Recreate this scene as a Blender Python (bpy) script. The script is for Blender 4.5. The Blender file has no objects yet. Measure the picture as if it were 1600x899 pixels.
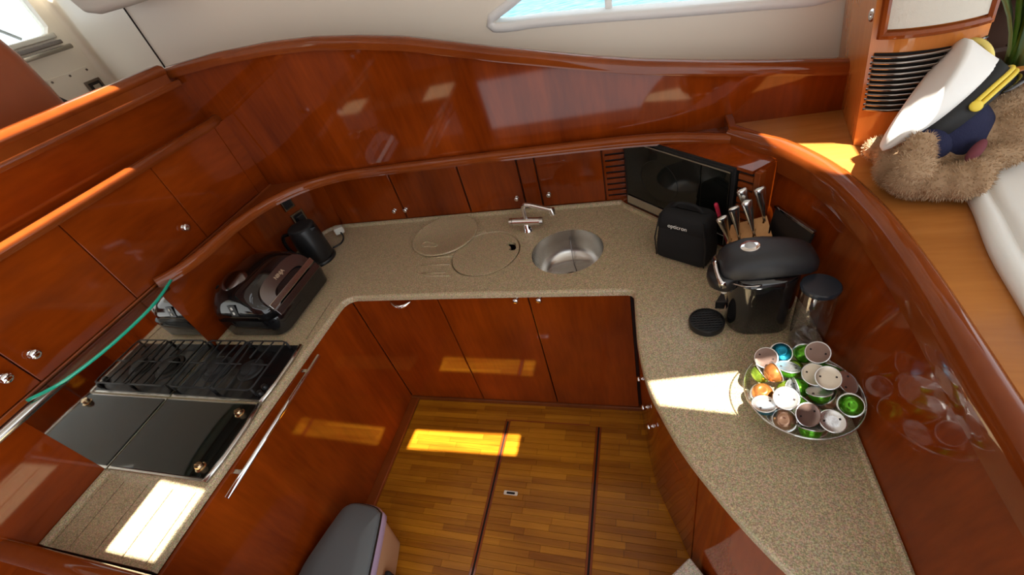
import bpy, bmesh, math, random
from mathutils import Vector, Matrix
random.seed(7)
scene = bpy.context.scene
COL = scene.collection
R_ = math.radians

# ------------------------------------------------------------------ camera, world, sun, exposure
F_PX = 692.42
CAM = Vector((0.0, 0.0, 2.10))
AX = Vector((0.95194914, 0.20467946, -0.22781385))      # image right, in world axes
AY = Vector((-0.02993564, -0.67811679, -0.73434425))    # image down
AZ = Vector((-0.30478959, 0.70587813, -0.63940549))     # forward
cam_data = bpy.data.cameras.new('camera')
cam = bpy.data.objects.new('camera', cam_data); COL.objects.link(cam)
cam_data.sensor_fit = 'HORIZONTAL'; cam_data.sensor_width = 36.0
cam_data.lens = 36.0 * F_PX / 1600.0
cam_data.clip_start = 0.02; cam_data.clip_end = 2000
rot = Matrix((AX, -AY, -AZ)).transposed()
cam.matrix_world = Matrix.Translation(CAM) @ rot.to_4x4()
scene.camera = cam

world = bpy.data.worlds.new('sky'); scene.world = world; world.use_nodes = True
wb = world.node_tree.nodes['Background']
wb.inputs['Color'].default_value = (0.94, 0.97, 1.0, 1); wb.inputs['Strength'].default_value = 1.9

SUN_X, SUN_SLOPE = -0.26, 0.364                          # metres of x and y per metre of fall
sd = bpy.data.lights.new('sun', 'SUN'); sd.energy = 26.0; sd.angle = R_(0.5); sd.color = (1.0, 0.93, 0.80)
sun = bpy.data.objects.new('sun_offscreen', sd); COL.objects.link(sun)
sun.rotation_euler = Vector((SUN_X, SUN_SLOPE, -1)).to_track_quat('-Z', 'Y').to_euler()
sun.location = (0, -2, 6)

vs = scene.view_settings
vs.view_transform = 'Standard'; vs.look = 'None'; vs.gamma = 1.0; vs.use_curve_mapping = False
vs.exposure = 0.12

# ------------------------------------------------------------------ pixel -> world helpers
def ray(u, v):
    return AX * ((u - 800) / F_PX) + AY * ((v - 449.5) / F_PX) + AZ
def onz(u, v, z):
    d = ray(u, v); return CAM + d * ((z - CAM.z) / d.z)
def onx(u, v, x):
    d = ray(u, v); return CAM + d * ((x - CAM.x) / d.x)
def ony(u, v, y):
    d = ray(u, v); return CAM + d * ((y - CAM.y) / d.y)

# ------------------------------------------------------------------ materials
MATS = {}
def new_mat(name):
    m = bpy.data.materials.new(name); m.use_nodes = True; MATS[name] = m
    return m, m.node_tree, m.node_tree.nodes['Principled BSDF']
def plain(name, col, rough=0.5, metal=0.0, coat=0.0, spec=0.5, trans=0.0, ior=1.45, bump=0.0, bscale=200, emit=None, estr=0):
    m, nt, b = new_mat(name)
    b.inputs['Base Color'].default_value = (*col, 1); b.inputs['Roughness'].default_value = rough
    b.inputs['Metallic'].default_value = metal; b.inputs['Coat Weight'].default_value = coat
    b.inputs['Coat Roughness'].default_value = 0.04
    b.inputs['Specular IOR Level'].default_value = spec; b.inputs['Transmission Weight'].default_value = trans; b.inputs['IOR'].default_value = ior
    if emit:
        b.inputs['Emission Color'].default_value = (*emit, 1); b.inputs['Emission Strength'].default_value = estr
    # a little procedural variation so that no surface is one flat tone
    g = nt.nodes.new('ShaderNodeNewGeometry'); n = nt.nodes.new('ShaderNodeTexNoise'); n.inputs['Scale'].default_value = bscale
    nt.links.new(g.outputs['Position'], n.inputs['Vector'])
    if bump > 0:
        bp = nt.nodes.new('ShaderNodeBump'); bp.inputs['Strength'].default_value = bump; bp.inputs['Distance'].default_value = 0.002
        nt.links.new(n.outputs['Fac'], bp.inputs['Height']); nt.links.new(bp.outputs['Normal'], b.inputs['Normal'])
    elif metal < 0.5 and trans == 0:
        mr = nt.nodes.new('ShaderNodeMapRange'); mr.inputs['To Min'].default_value = max(0, rough - 0.04); mr.inputs['To Max'].default_value = rough + 0.04
        n.inputs['Scale'].default_value = 6
        nt.links.new(n.outputs['Fac'], mr.inputs['Value']); nt.links.new(mr.outputs['Result'], b.inputs['Roughness'])
    return m
def wood(name, dark, light, stretch=(14, 14, 1.2), rough=0.06, coat=0.0, spec=0.42, rand=0.0, figure=3.0):
    """varnished veneer: grain is noise stretched along one world axis"""
    m, nt, b = new_mat(name); N = nt.nodes.new; L = nt.links.new
    g = N('ShaderNodeNewGeometry'); mp = N('ShaderNodeMapping'); mp.inputs['Scale'].default_value = stretch
    L(g.outputs['Position'], mp.inputs['Vector'])
    n1 = N('ShaderNodeTexNoise'); n1.inputs['Scale'].default_value = 1.0; n1.inputs['Detail'].default_value = 6; n1.inputs['Distortion'].default_value = 0.6
    L(mp.outputs['Vector'], n1.inputs['Vector'])
    n2 = N('ShaderNodeTexNoise'); n2.inputs['Scale'].default_value = figure; n2.inputs['Detail'].default_value = 2
    L(g.outputs['Position'], n2.inputs['Vector'])
    mp3 = N('ShaderNodeMapping'); mp3.inputs['Scale'].default_value = tuple(s * 9 for s in stretch)
    L(g.outputs['Position'], mp3.inputs['Vector'])
    n3 = N('ShaderNodeTexNoise'); n3.inputs['Scale'].default_value = 1.0; n3.inputs['Detail'].default_value = 3
    L(mp3.outputs['Vector'], n3.inputs['Vector'])
    a1 = N('ShaderNodeMath'); a1.operation = 'MULTIPLY_ADD'; a1.inputs[1].default_value = 0.5; L(n1.outputs['Fac'], a1.inputs[0])
    a2 = N('ShaderNodeMath'); a2.operation = 'MULTIPLY'; a2.inputs[1].default_value = 0.3; L(n2.outputs['Fac'], a2.inputs[0])
    L(a2.outputs[0], a1.inputs[2])
    a3 = N('ShaderNodeMath'); a3.operation = 'MULTIPLY_ADD'; a3.inputs[1].default_value = 0.2; L(n3.outputs['Fac'], a3.inputs[0]); L(a1.outputs[0], a3.inputs[2])
    fac = a3.outputs[0]
    if rand > 0:
        oi = N('ShaderNodeObjectInfo'); a4 = N('ShaderNodeMath'); a4.operation = 'MULTIPLY_ADD'
        a4.inputs[1].default_value = rand; L(oi.outputs['Random'], a4.inputs[0])
        s = N('ShaderNodeMath'); s.operation = 'SUBTRACT'; s.inputs[1].default_value = rand / 2; L(a4.outputs[0], s.inputs[0]); L(fac, a4.inputs[2]); fac = s.outputs[0]
    r = N('ShaderNodeValToRGB'); r.color_ramp.elements[0].position = 0.32; r.color_ramp.elements[0].color = (*dark, 1)
    r.color_ramp.elements[1].position = 0.68; r.color_ramp.elements[1].color = (*light, 1)
    L(fac, r.inputs['Fac']); L(r.outputs['Color'], b.inputs['Base Color'])
    b.inputs['Roughness'].default_value = rough; b.inputs['Coat Weight'].default_value = coat; b.inputs['Coat Roughness'].default_value = 0.03
    b.inputs['Specular IOR Level'].default_value = spec
    return m
def speckle(name, base, dark, light, rough=0.35):
    m, nt, b = new_mat(name); N = nt.nodes.new; L = nt.links.new
    g = N('ShaderNodeNewGeometry')
    n1 = N('ShaderNodeTexNoise'); n1.inputs['Scale'].default_value = 330; n1.inputs['Detail'].default_value = 2; L(g.outputs['Position'], n1.inputs['Vector'])
    v = N('ShaderNodeTexVoronoi'); v.inputs['Scale'].default_value = 240; L(g.outputs['Position'], v.inputs['Vector'])
    r1 = N('ShaderNodeValToRGB'); r1.color_ramp.elements[0].position = 0.36; r1.color_ramp.elements[0].color = (*dark, 1)
    r1.color_ramp.elements[1].position = 0.62; r1.color_ramp.elements[1].color = (*light, 1)
    e = r1.color_ramp.elements.new(0.5); e.color = (*base, 1); L(n1.outputs['Fac'], r1.inputs['Fac'])
    mx = N('ShaderNodeMix'); mx.data_type = 'RGBA'; mx.blend_type = 'MULTIPLY'; mx.inputs[0].default_value = 0.35
    L(r1.outputs['Color'], mx.inputs[6]); L(v.outputs['Color'], mx.inputs[7])
    hs = N('ShaderNodeHueSaturation'); hs.inputs['Saturation'].default_value = 0.75; hs.inputs['Value'].default_value = 1.15; L(mx.outputs[2], hs.inputs['Color'])
    L(hs.outputs['Color'], b.inputs['Base Color']); b.inputs['Roughness'].default_value = rough
    b.inputs['Coat Weight'].default_value = 0.15; b.inputs['Coat Roughness'].default_value = 0.15
    return m
def thin_glass(name, tint=(1, 1, 1), gloss=(1, 1, 1), rough=0.02, mixmin=0.03):
    m, nt, b = new_mat(name); N = nt.nodes.new; L = nt.links.new
    t = N('ShaderNodeBsdfTransparent'); t.inputs['Color'].default_value = (*tint, 1)
    gl = N('ShaderNodeBsdfGlossy'); gl.inputs['Color'].default_value = (*gloss, 1); gl.inputs['Roughness'].default_value = rough
    fr = N('ShaderNodeLayerWeight'); fr.inputs['Blend'].default_value = 0.5
    pw = N('ShaderNodeMath'); pw.operation = 'POWER'; pw.inputs[1].default_value = 4.0; L(fr.outputs['Facing'], pw.inputs[0])
    mp = N('ShaderNodeMapRange'); mp.inputs['To Min'].default_value = mixmin; L(pw.outputs[0], mp.inputs['Value'])
    mx = N('ShaderNodeMixShader'); L(mp.outputs['Result'], mx.inputs['Fac']); L(t.outputs[0], mx.inputs[1]); L(gl.outputs[0], mx.inputs[2])
    L(mx.outputs[0], nt.nodes['Material Output'].inputs['Surface']); nt.nodes.remove(b)
    return m

D, Lt = (0.110, 0.0145, 0.0014), (0.290, 0.047, 0.0034)
wood('cherry', D, Lt, (7, 7, 0.9))
wood('cherry_h', D, Lt, (0.9, 0.9, 7))
wood('cherry_left', D, Lt, (7, 1.0, 5))
wood('cherry_trim', (0.15, 0.028, 0.005), (0.27, 0.060, 0.010), (2, 2, 2))
wood('cherry_light', (0.34, 0.115, 0.022), (0.52, 0.205, 0.048), (1.0, 9, 9), rough=0.16)
wood('column_wood', (0.42, 0.125, 0.022), (0.62, 0.215, 0.045), (8, 8, 1.2), rough=0.08)
wood('teak', (0.22, 0.066, 0.004), (0.50, 0.195, 0.010), (1.2, 30, 30), rough=0.22, rand=0.22)
wood('teak_dark', (0.10, 0.022, 0.005), (0.20, 0.05, 0.01), (3, 3, 3), rough=0.25)
wood('oak_block', (0.42, 0.19, 0.06), (0.60, 0.32, 0.12), (12, 12, 1.5), rough=0.5)
wood('seat_brown', (0.30, 0.070, 0.022), (0.36, 0.090, 0.030), (2, 2, 2), rough=0.25)
speckle('solid_surface', (0.47, 0.335, 0.145), (0.29, 0.195, 0.075), (0.63, 0.485, 0.250))
speckle('carpet', (0.55, 0.46, 0.34), (0.34, 0.27, 0.19), (0.70, 0.62, 0.48), rough=0.95)
plain('gap_dark', (0.012, 0.004, 0.003), 0.7)
plain('near_black', (0.006, 0.004, 0.004), 0.8)  # for backing boards, and for painted-in shade of drain holes and latch slot
plain('steel', (0.62, 0.61, 0.58), 0.22, 1.0)
plain('sink_steel', (0.58, 0.56, 0.53), 0.26, 1.0)
plain('chrome', (0.86, 0.86, 0.87), 0.06, 1.0)
plain('mirror_steel', (0.80, 0.78, 0.72), 0.035, 1.0)
plain('brass', (0.62, 0.46, 0.28), 0.18, 1.0)
plain('gunmetal', (0.22, 0.20, 0.20), 0.22, 1.0)
plain('smoked_chrome', (0.26, 0.23, 0.21), 0.10, 1.0)
plain('black_gloss', (0.006, 0.006, 0.007), 0.08, coat=0.6)
plain('black_glass', (0.006, 0.007, 0.006), 0.05)
plain('black_enamel', (0.006, 0.006, 0.007), 0.22, spec=0.35)
plain('black_satin', (0.012, 0.012, 0.013), 0.35)
plain('black_matt', (0.010, 0.010, 0.011), 0.65)
plain('black_fabric', (0.008, 0.008, 0.009), 0.85, bump=0.5, bscale=900)
plain('black_lid', (0.02, 0.025, 0.035), 0.22)
plain('black_dusty', (0.020, 0.021, 0.024), 0.25, bump=0.5, bscale=700)
plain('cast_iron', (0.016, 0.016, 0.017), 0.55)
plain('cream', (0.86, 0.79, 0.67), 0.40)
plain('cream_panel', (0.62, 0.58, 0.50), 0.7, bump=0.3, bscale=600)
plain('white', (0.85, 0.85, 0.83), 0.4)
plain('white_leather', (0.80, 0.80, 0.77), 0.45, bump=0.15, bscale=500)
plain('white_cloth', (0.84, 0.83, 0.80), 0.85, bump=0.2, bscale=900)
plain('print_white', (0.86, 0.85, 0.80), 0.5)
plain('print_gold', (0.60, 0.42, 0.28), 0.4)
plain('gold_thread', (0.72, 0.58, 0.16), 0.4, 0.3)
plain('yellow_cord', (0.80, 0.60, 0.06), 0.55)
plain('navy_knit', (0.010, 0.012, 0.045), 0.9, bump=0.8, bscale=350)
plain('pink_felt', (0.14, 0.03, 0.04), 0.9)
plain('fur', (0.34, 0.22, 0.125), 0.9, bump=0.6, bscale=180)
plain('fur_blade', (0.42, 0.28, 0.165), 0.8)
plain('grey_lid', (0.13, 0.145, 0.155), 0.30)
plain('grey_plastic', (0.42, 0.42, 0.42), 0.4)
plain('lilac_bag', (0.46, 0.34, 0.50), 0.4, bump=0.3, bscale=120)
plain('beige_plastic', (0.50, 0.28, 0.16), 0.45)
plain('red_plastic', (0.62, 0.03, 0.08), 0.3)
plain('plug_white', (0.62, 0.60, 0.54), 0.5)
plain('leaf', (0.11, 0.24, 0.03), 0.4)
plain('leaf_pale', (0.30, 0.42, 0.14), 0.4)
plain('wicker', (0.10, 0.045, 0.025), 0.6)
plain('cap_green', (0.10, 0.36, 0.02), 0.22, 0.75)
plain('cap_lime', (0.26, 0.40, 0.04), 0.25, 0.75)
plain('cap_copper', (0.52, 0.19, 0.05), 0.24, 0.75)
plain('cap_teal', (0.01, 0.20, 0.32), 0.25, 0.75)
plain('cap_bronze', (0.50, 0.30, 0.20), 0.25, 0.75)
plain('foil_silver', (0.78, 0.80, 0.82), 0.24, 0.9, bump=0.12, bscale=120)
plain('foil_beige', (0.62, 0.54, 0.44), 0.32, 0.7, bump=0.12, bscale=120)
plain('foil_mauve', (0.24, 0.16, 0.135), 0.32, 0.7, bump=0.12, bscale=120)
thin_glass('clear_glass', (0.95, 0.97, 0.96), mixmin=0.10)
thin_glass('glass_rim', (0.8, 0.82, 0.8), mixmin=0.45, rough=0.1)
thin_glass('smoke_plastic', (0.80, 0.80, 0.82), mixmin=0.13)
thin_glass('shelf_glass', (0.72, 0.80, 0.74), mixmin=0.24, rough=0.15)
thin_glass('window_glass', (0.93, 0.97, 0.98))
plain('glass_edge', (0.012, 0.55, 0.36), 0.06, trans=0.2, coat=1.0)
m, nt, b = new_mat('sea')
g_ = nt.nodes.new('ShaderNodeNewGeometry'); mp_ = nt.nodes.new('ShaderNodeMapping'); mp_.inputs['Scale'].default_value = (1.2, 3.5, 1)
n_ = nt.nodes.new('ShaderNodeTexNoise'); n_.inputs['Scale'].default_value = 1.5; n_.inputs['Detail'].default_value = 6
nt.links.new(g_.outputs['Position'], mp_.inputs['Vector']); nt.links.new(mp_.outputs['Vector'], n_.inputs['Vector'])
rr = nt.nodes.new('ShaderNodeValToRGB'); rr.color_ramp.elements[0].position = 0.35; rr.color_ramp.elements[0].color = (0.035, 0.10, 0.19, 1)
rr.color_ramp.elements[1].position = 0.66; rr.color_ramp.elements[1].color = (0.10, 0.20, 0.30, 1)
nt.links.new(n_.outputs['Fac'], rr.inputs['Fac']); nt.links.new(rr.outputs['Color'], b.inputs['Base Color'])
bp_ = nt.nodes.new('ShaderNodeBump'); bp_.inputs['Strength'].default_value = 0.5; bp_.inputs['Distance'].default_value = 0.15
nt.links.new(n_.outputs['Fac'], bp_.inputs['Height']); nt.links.new(bp_.outputs['Normal'], b.inputs['Normal']); b.inputs['Roughness'].default_value = 0.6; b.inputs['Specular IOR Level'].default_value = 0.15

# ------------------------------------------------------------------ mesh builder
WM = {}
def wmat(o): return WM.get(o.name, Matrix.Identity(4))
def catmull(pts, n=6, closed=False):
    P = [Vector(p) for p in pts]; out = []
    N = len(P); segs = N if closed else N - 1
    for i in range(segs):
        p1, p2 = P[i], P[(i + 1) % N]
        p0 = P[i - 1] if (i > 0 or closed) else p1 * 2 - p2
        p3 = P[(i + 2) % N] if (i + 2 < N or closed) else p2 * 2 - p1
        for k in range(n):
            t = k / n
            out.append(0.5 * ((2 * p1) + (p2 - p0) * t + (2 * p0 - 5 * p1 + 4 * p2 - p3) * t * t + (3 * p1 - p0 - 3 * p2 + p3) * t ** 3))
    if not closed: out.append(P[-1].copy())
    return out
def resample(pts, n):
    P = [Vector(p) for p in pts]; d = [0]
    for a, b_ in zip(P, P[1:]): d.append(d[-1] + (b_ - a).length)
    out = []; j = 0
    for i in range(n):
        s = d[-1] * i / (n - 1)
        while j < len(P) - 2 and d[j + 1] < s: j += 1
        t = (s - d[j]) / max(1e-9, d[j + 1] - d[j]); out.append(P[j].lerp(P[j + 1], min(1, max(0, t))))
    return out
def sub_path(pts, s0, s1, n):
    """n points between arc lengths s0..s1"""
    P = [Vector(p) for p in pts]; d = [0]
    for a, b_ in zip(P, P[1:]): d.append(d[-1] + (b_ - a).length)
    out = []
    for i in range(n):
        s = s0 + (s1 - s0) * i / (n - 1); j = 0
        while j < len(P) - 2 and d[j + 1] < s: j += 1
        t = (s - d[j]) / max(1e-9, d[j + 1] - d[j]); out.append(P[j].lerp(P[j + 1], t))
    return out
class MB:
    def __init__(s): s.v = []; s.f = []
    def add(s, vs_, fs):
        o = len(s.v); s.v += [Vector(x) for x in vs_]; s.f += [[i + o for i in f] for f in fs]; return s
    def box(s, x0, x1, y0, y1, z0, z1, M=None):
        vs_ = [Vector(p) for p in ((x0, y0, z0), (x1, y0, z0), (x1, y1, z0), (x0, y1, z0), (x0, y0, z1), (x1, y0, z1), (x1, y1, z1), (x0, y1, z1))]
        if M: vs_ = [M @ p for p in vs_]
        return s.add(vs_, [(3, 2, 1, 0), (4, 5, 6, 7), (0, 1, 5, 4), (1, 2, 6, 5), (2, 3, 7, 6), (3, 0, 4, 7)])
    def rings(s, rings, closed=True, cap0=True, cap1=True):
        n = len(rings[0]); o = len(s.v)
        for r in rings: s.v += [Vector(p) for p in r]
        for i in range(len(rings) - 1):
            for k in range(n if closed else n - 1):
                a = o + i * n + k; b_ = o + i * n + (k + 1) % n
                s.f.append([a, b_, b_ + n, a + n])
        if closed and cap0: s.f.append([o + k for k in range(n)][::-1])
        if closed and cap1: s.f.append([o + (len(rings) - 1) * n + k for k in range(n)])
        return s
    def cyl(s, a, b_, r, r2=None, seg=20):
        a, b_ = Vector(a), Vector(b_); ax = (b_ - a).normalized(); q = ax.to_track_quat('Z', 'Y'); r2 = r if r2 is None else r2
        mk = lambda c, rr_: [c + q @ Vector((math.cos(t) * rr_, math.sin(t) * rr_, 0)) for t in [2 * math.pi * k / seg for k in range(seg)]]
        return s.rings([mk(a, r), mk(b_, r2)])
    def lathe(s, prof, c, seg=32, ax=(0, 0, 1), cap0=True, cap1=True, sx=1, sy=1, M=None):
        c = Vector(c); q = Vector(ax).to_track_quat('Z', 'Y')
        rs = []
        for r, z in prof:
            ring = [Vector((math.cos(2 * math.pi * k / seg) * r * sx, math.sin(2 * math.pi * k / seg) * r * sy, z)) for k in range(seg)]
            rs.append([(M @ p) if M else c + q @ p for p in ring])
        return s.rings(rs, True, cap0, cap1)
    def tube(s, path, r, seg=10, caps=True):
        P = [Vector(p) for p in path]; rs = []; up = Vector((0, 0, 1))
        t0 = (P[1] - P[0]).normalized(); nrm = t0.orthogonal().normalized()
        for i, p in enumerate(P):
            t = (P[min(i + 1, len(P) - 1)] - P[max(i - 1, 0)]).normalized()
            nrm = (nrm - t * nrm.dot(t)).normalized(); bn = t.cross(nrm)
            rr_ = r[i] if isinstance(r, (list, tuple)) else r
            rs.append([p + (nrm * math.cos(2 * math.pi * k / seg) + bn * math.sin(2 * math.pi * k / seg)) * rr_ for k in range(seg)])
        return s.rings(rs, True, caps, caps)
    def sweep(s, path, prof):
        """closed profile (offset to the right of travel, height) along a path, z kept up"""
        P = [Vector(p) for p in path]; rs = []
        for i, p in enumerate(P):
            t = (P[min(i + 1, len(P) - 1)] - P[max(i - 1, 0)]); t.z = 0; t.normalize(); rt = Vector((t.y, -t.x, 0))
            rs.append([p + rt * a + Vector((0, 0, h)) for a, h in prof])
        return s.rings(rs)
    def ruled(s, A, B, thick=None):
        """sheet between two paths; thick = vector that gives it depth"""
        n = len(A)
        if thick is None: return s.rings([A, B], closed=False)
        th = [Vector(thick[i] if isinstance(thick, list) else thick) for i in range(n)]
        rs = [[A[i], B[i], Vector(B[i]) + th[i], Vector(A[i]) + th[i]] for i in range(n)]
        return s.rings(rs)
    def ellipsoid(s, c, r, M=None, seg=24, rg=14):
        c = Vector(c); rs = []
        for i in range(rg + 1):
            ph = -math.pi / 2 + math.pi * (0.02 + 0.96 * i / rg)
            ring = [Vector((math.cos(ph) * math.cos(2 * math.pi * k / seg) * r[0], math.cos(ph) * math.sin(2 * math.pi * k / seg) * r[1], math.sin(ph) * r[2])) for k in range(seg)]
            rs.append([c + ((M @ p) if M else p) for p in ring])
        return s.rings(rs)
    def prism(s, poly, z0, z1, holes=(), bev=0.0):
        bm = bmesh.new(); loops = [list(poly)] + [list(h) for h in holes]; ed = []
        for lp in loops:
            vv = [bm.verts.new((p[0], p[1], 0)) for p in lp]
            ed += [bm.edges.new((vv[i], vv[(i + 1) % len(vv)])) for i in range(len(vv))]
        bmesh.ops.triangle_fill(bm, use_beauty=True, edges=ed)
        bm.verts.index_update(); n = len(bm.verts)
        tv = [Vector((v.co.x, v.co.y, z1)) for v in bm.verts]; bv = [Vector((v.co.x, v.co.y, z0)) for v in bm.verts]
        fs = []
        for f in bm.faces:
            idx = [v.index for v in f.verts]
            if f.normal.z < 0: idx = idx[::-1]
            fs.append(idx); fs.append([i + n for i in idx[::-1]])
        bm.free(); k = 0
        for li, lp in enumerate(loops):
            ar = sum(lp[i][0] * lp[(i + 1) % len(lp)][1] - lp[(i + 1) % len(lp)][0] * lp[i][1] for i in range(len(lp)))
            ccw = ar > 0
            if li > 0: ccw = not ccw
            for i in range(len(lp)):
                a = k + i; b_ = k + (i + 1) % len(lp)
                fs.append([a + n, b_ + n, b_, a] if ccw else [b_ + n, a + n, a, b_])
            k += len(lp)
        return s.add(tv + bv, fs)
    def build(s, name, mat, parent=None, smooth=False, bevel=0.0, bseg=2, local=False, kind=None, label=None, cat=None, group=None, subsurf=0, auto=None, recentre=True):
        me = bpy.data.meshes.new(name); vs_ = s.v; off = Vector((0, 0, 0))
        if parent is not None and not local:
            inv = wmat(parent).inverted(); vs_ = [inv @ v for v in vs_]
        elif parent is None and recentre and vs_:
            xs = [v.x for v in vs_]; ys = [v.y for v in vs_]; zs = [v.z for v in vs_]
            off = Vector(((min(xs) + max(xs)) / 2, (min(ys) + max(ys)) / 2, min(zs))); vs_ = [v - off for v in vs_]
        me.from_pydata([tuple(v) for v in vs_], [], s.f); me.validate()
        bm = bmesh.new(); bm.from_mesh(me); bmesh.ops.remove_doubles(bm, verts=bm.verts, dist=1e-6); bmesh.ops.recalc_face_normals(bm, faces=bm.faces); bm.to_mesh(me); bm.free()
        me.materials.append(MATS[mat])
        o = bpy.data.objects.new(name, me); COL.objects.link(o); o.location = off
        WM[o.name] = (wmat(parent) if parent is not None else Matrix.Translation(off))
        if parent is not None: o.parent = parent
        if smooth or auto:
            for p in me.polygons: p.use_smooth = True
            if auto:
                bm = bmesh.new(); bm.from_mesh(me)
                for e in bm.edges:
                    if len(e.link_faces) == 2 and e.calc_face_angle(0) > R_(auto): e.smooth = False
                bm.to_mesh(me); bm.free()
        if bevel > 0:
            md = o.modifiers.new('bevel', 'BEVEL'); md.width = bevel; md.segments = bseg; md.limit_method = 'ANGLE'; md.angle_limit = R_(40)
        if subsurf:
            md = o.modifiers.new('subsurf', 'SUBSURF'); md.levels = subsurf; md.render_levels = subsurf
        tag(o, label, cat, group, kind)
        return o
def tag(o, label=None, cat=None, group=None, kind=None):
    if label: o['label'] = label
    if cat: o['category'] = cat
    if group: o['group'] = group
    if kind: o['kind'] = kind
    return o
def thing(name, label, cat, loc, rz=0.0, group=None, M=None):
    o = bpy.data.objects.new(name, None); COL.objects.link(o); o.empty_display_size = 0.05
    m_ = M if M is not None else Matrix.Translation(Vector(loc)) @ Matrix.Rotation(rz, 4, 'Z')
    o.matrix_world = m_; o.location = m_.to_translation(); o.rotation_euler = m_.to_euler()
    WM[o.name] = m_.copy()
    return tag(o, label, cat, group)
def copy_tree(o, parent=None):
    c = o.copy(); COL.objects.link(c)
    if parent: c.parent = parent
    for ch in [x for x in bpy.data.objects if x.parent == o]: copy_tree(ch, c)
    return c
def struct(mb, name, mat, **k): return mb.build(name, mat, kind='structure', **k)
def v3(p, z): return Vector((p[0], p[1], z))
def circ(cx, cy, r, n=48, rev=False):
    q = [(cx + r * math.cos(2 * math.pi * k / n), cy + r * math.sin(2 * math.pi * k / n)) for k in range(n)]
    return q[::-1] if rev else q
def rrect(x0, x1, y0, y1, r, n=5):
    out = []
    for cx, cy, a in ((x1 - r, y0 + r, -90), (x1 - r, y1 - r, 0), (x0 + r, y1 - r, 90), (x0 + r, y0 + r, 180)):
        for k in range(n + 1):
            t = R_(a + 90 * k / n); out.append((cx + r * math.cos(t), cy + r * math.sin(t)))
    return out
def text_mesh(body, size, M, name, mat, parent, ext=0.0004):
    cu = bpy.data.curves.new(name, 'FONT'); cu.body = body; cu.size = size; cu.align_x = 'CENTER'; cu.align_y = 'CENTER'; cu.extrude = ext
    to = bpy.data.objects.new(name, cu); COL.objects.link(to)
    me = bpy.data.meshes.new_from_object(to.evaluated_get(bpy.context.evaluated_depsgraph_get()))
    bpy.data.objects.remove(to)
    me.transform((wmat(parent).inverted() @ M)); me.materials.clear(); me.materials.append(MATS[mat])
    o = bpy.data.objects.new(name, me); COL.objects.link(o); o.parent = parent; WM[o.name] = wmat(parent)
    return o
def frame(o, x, y, z): # 4x4 from axes
    return Matrix(((x[0], y[0], z[0], o[0]), (x[1], y[1], z[1], o[1]), (x[2], y[2], z[2], o[2]), (0, 0, 0, 1)))

# ------------------------------------------------------------------ key plan curves (metres)
ZC = 0.89                                                   # worktop height
def cm2(pts, n=6): return [Vector((p.x, p.y, 0)) for p in catmull([(a, b_, 0) for a, b_ in pts], n)]
FRONT = cm2([(-0.085, 1.345), (-0.066, 1.21), (-0.045, 1.08), (-0.018, 0.95), (0.025, 0.84), (0.065, 0.75), (0.107, 0.652), (0.165, 0.56), (0.235, 0.475), (0.315, 0.395), (0.41, 0.325)])
EDGE_R = cm2([(-0.073, 1.25), (-0.067, 1.141), (-0.058, 1.02), (-0.031, 0.870), (0.004, 0.775), (0.059, 0.657), (0.122, 0.558), (0.195, 0.460), (0.269, 0.380), (0.36, 0.305), (0.44, 0.255), (0.485, 0.235)])
WALL_B = cm2([(0.350, 1.435), (0.40, 1.37), (0.445, 1.27), (0.474, 1.15), (0.485, 1.016), (0.484, 0.90), (0.483, 0.765), (0.487, 0.60), (0.490, 0.41), (0.490, 0.10), (0.49, -0.25)])
WALL_T = cm2([(0.428, 1.523), (0.468, 1.445), (0.507, 1.346), (0.535, 1.22), (0.550, 1.10), (0.556, 0.896), (0.552, 0.77), (0.549, 0.62), (0.545, 0.45), (0.545, 0.10), (0.545, -0.25)])
RAIL_R = cm2([(0.290, 1.690), (0.365, 1.595), (0.428, 1.520), (0.507, 1.346), (0.547, 1.125), (0.556, 0.896), (0.550, 0.670), (0.545, 0.508), (0.545, 0.10), (0.545, -0.25)], 8)
RAIL_L = cm2([(-1.945, 1.00), (-1.895, 1.075), (-1.868, 1.17), (-1.862, 1.30), (-1.850, 1.42), (-1.802, 1.565), (-1.690, 1.695), (-1.540, 1.765), (-1.40, 1.784), (-1.20, 1.786), (-0.90, 1.784), (-0.585, 1.780), (-0.19, 1.768), (0.0, 1.752), (0.12, 1.728), (0.285, 1.665)], 8)
CORNER_B = cm2([(-1.79, 1.952), (-1.87, 1.90), (-1.925, 1.80), (-1.955, 1.66), (-1.96, 1.50)], 5)
DG0 = Vector((-0.115, 1.900, 0)); DGU = Vector((0.70711, -0.70711, 0)); DGN = Vector((-0.70711, -0.70711, 0))   # diagonal corner: origin, along, outward
def dg(u, n, z): return DG0 + DGU * u + DGN * n + Vector((0, 0, z))
def top_z(x): # top line of the high glossy panel
    K = [(-2.12, 1.893), (-2.05, 1.896), (-1.746, 1.902), (-1.474, 1.893), (-1.262, 1.873), (-1.069, 1.841), (-0.888, 1.803), (-0.718, 1.753), (-0.539, 1.699), (-0.363, 1.651), (-0.191, 1.604), (-0.024, 1.563), (0.193, 1.520), (0.399, 1.483), (0.628, 1.447), (0.75, 1.43)]
    for (a, za), (b_, zb) in zip(K, K[1:]):
        if x <= b_: t = (x - a) / (b_ - a); return za + (zb - za) * t
    return K[-1][1]
def pan_y(z): return 1.802 - 0.08 * (z - 1.28)

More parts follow.
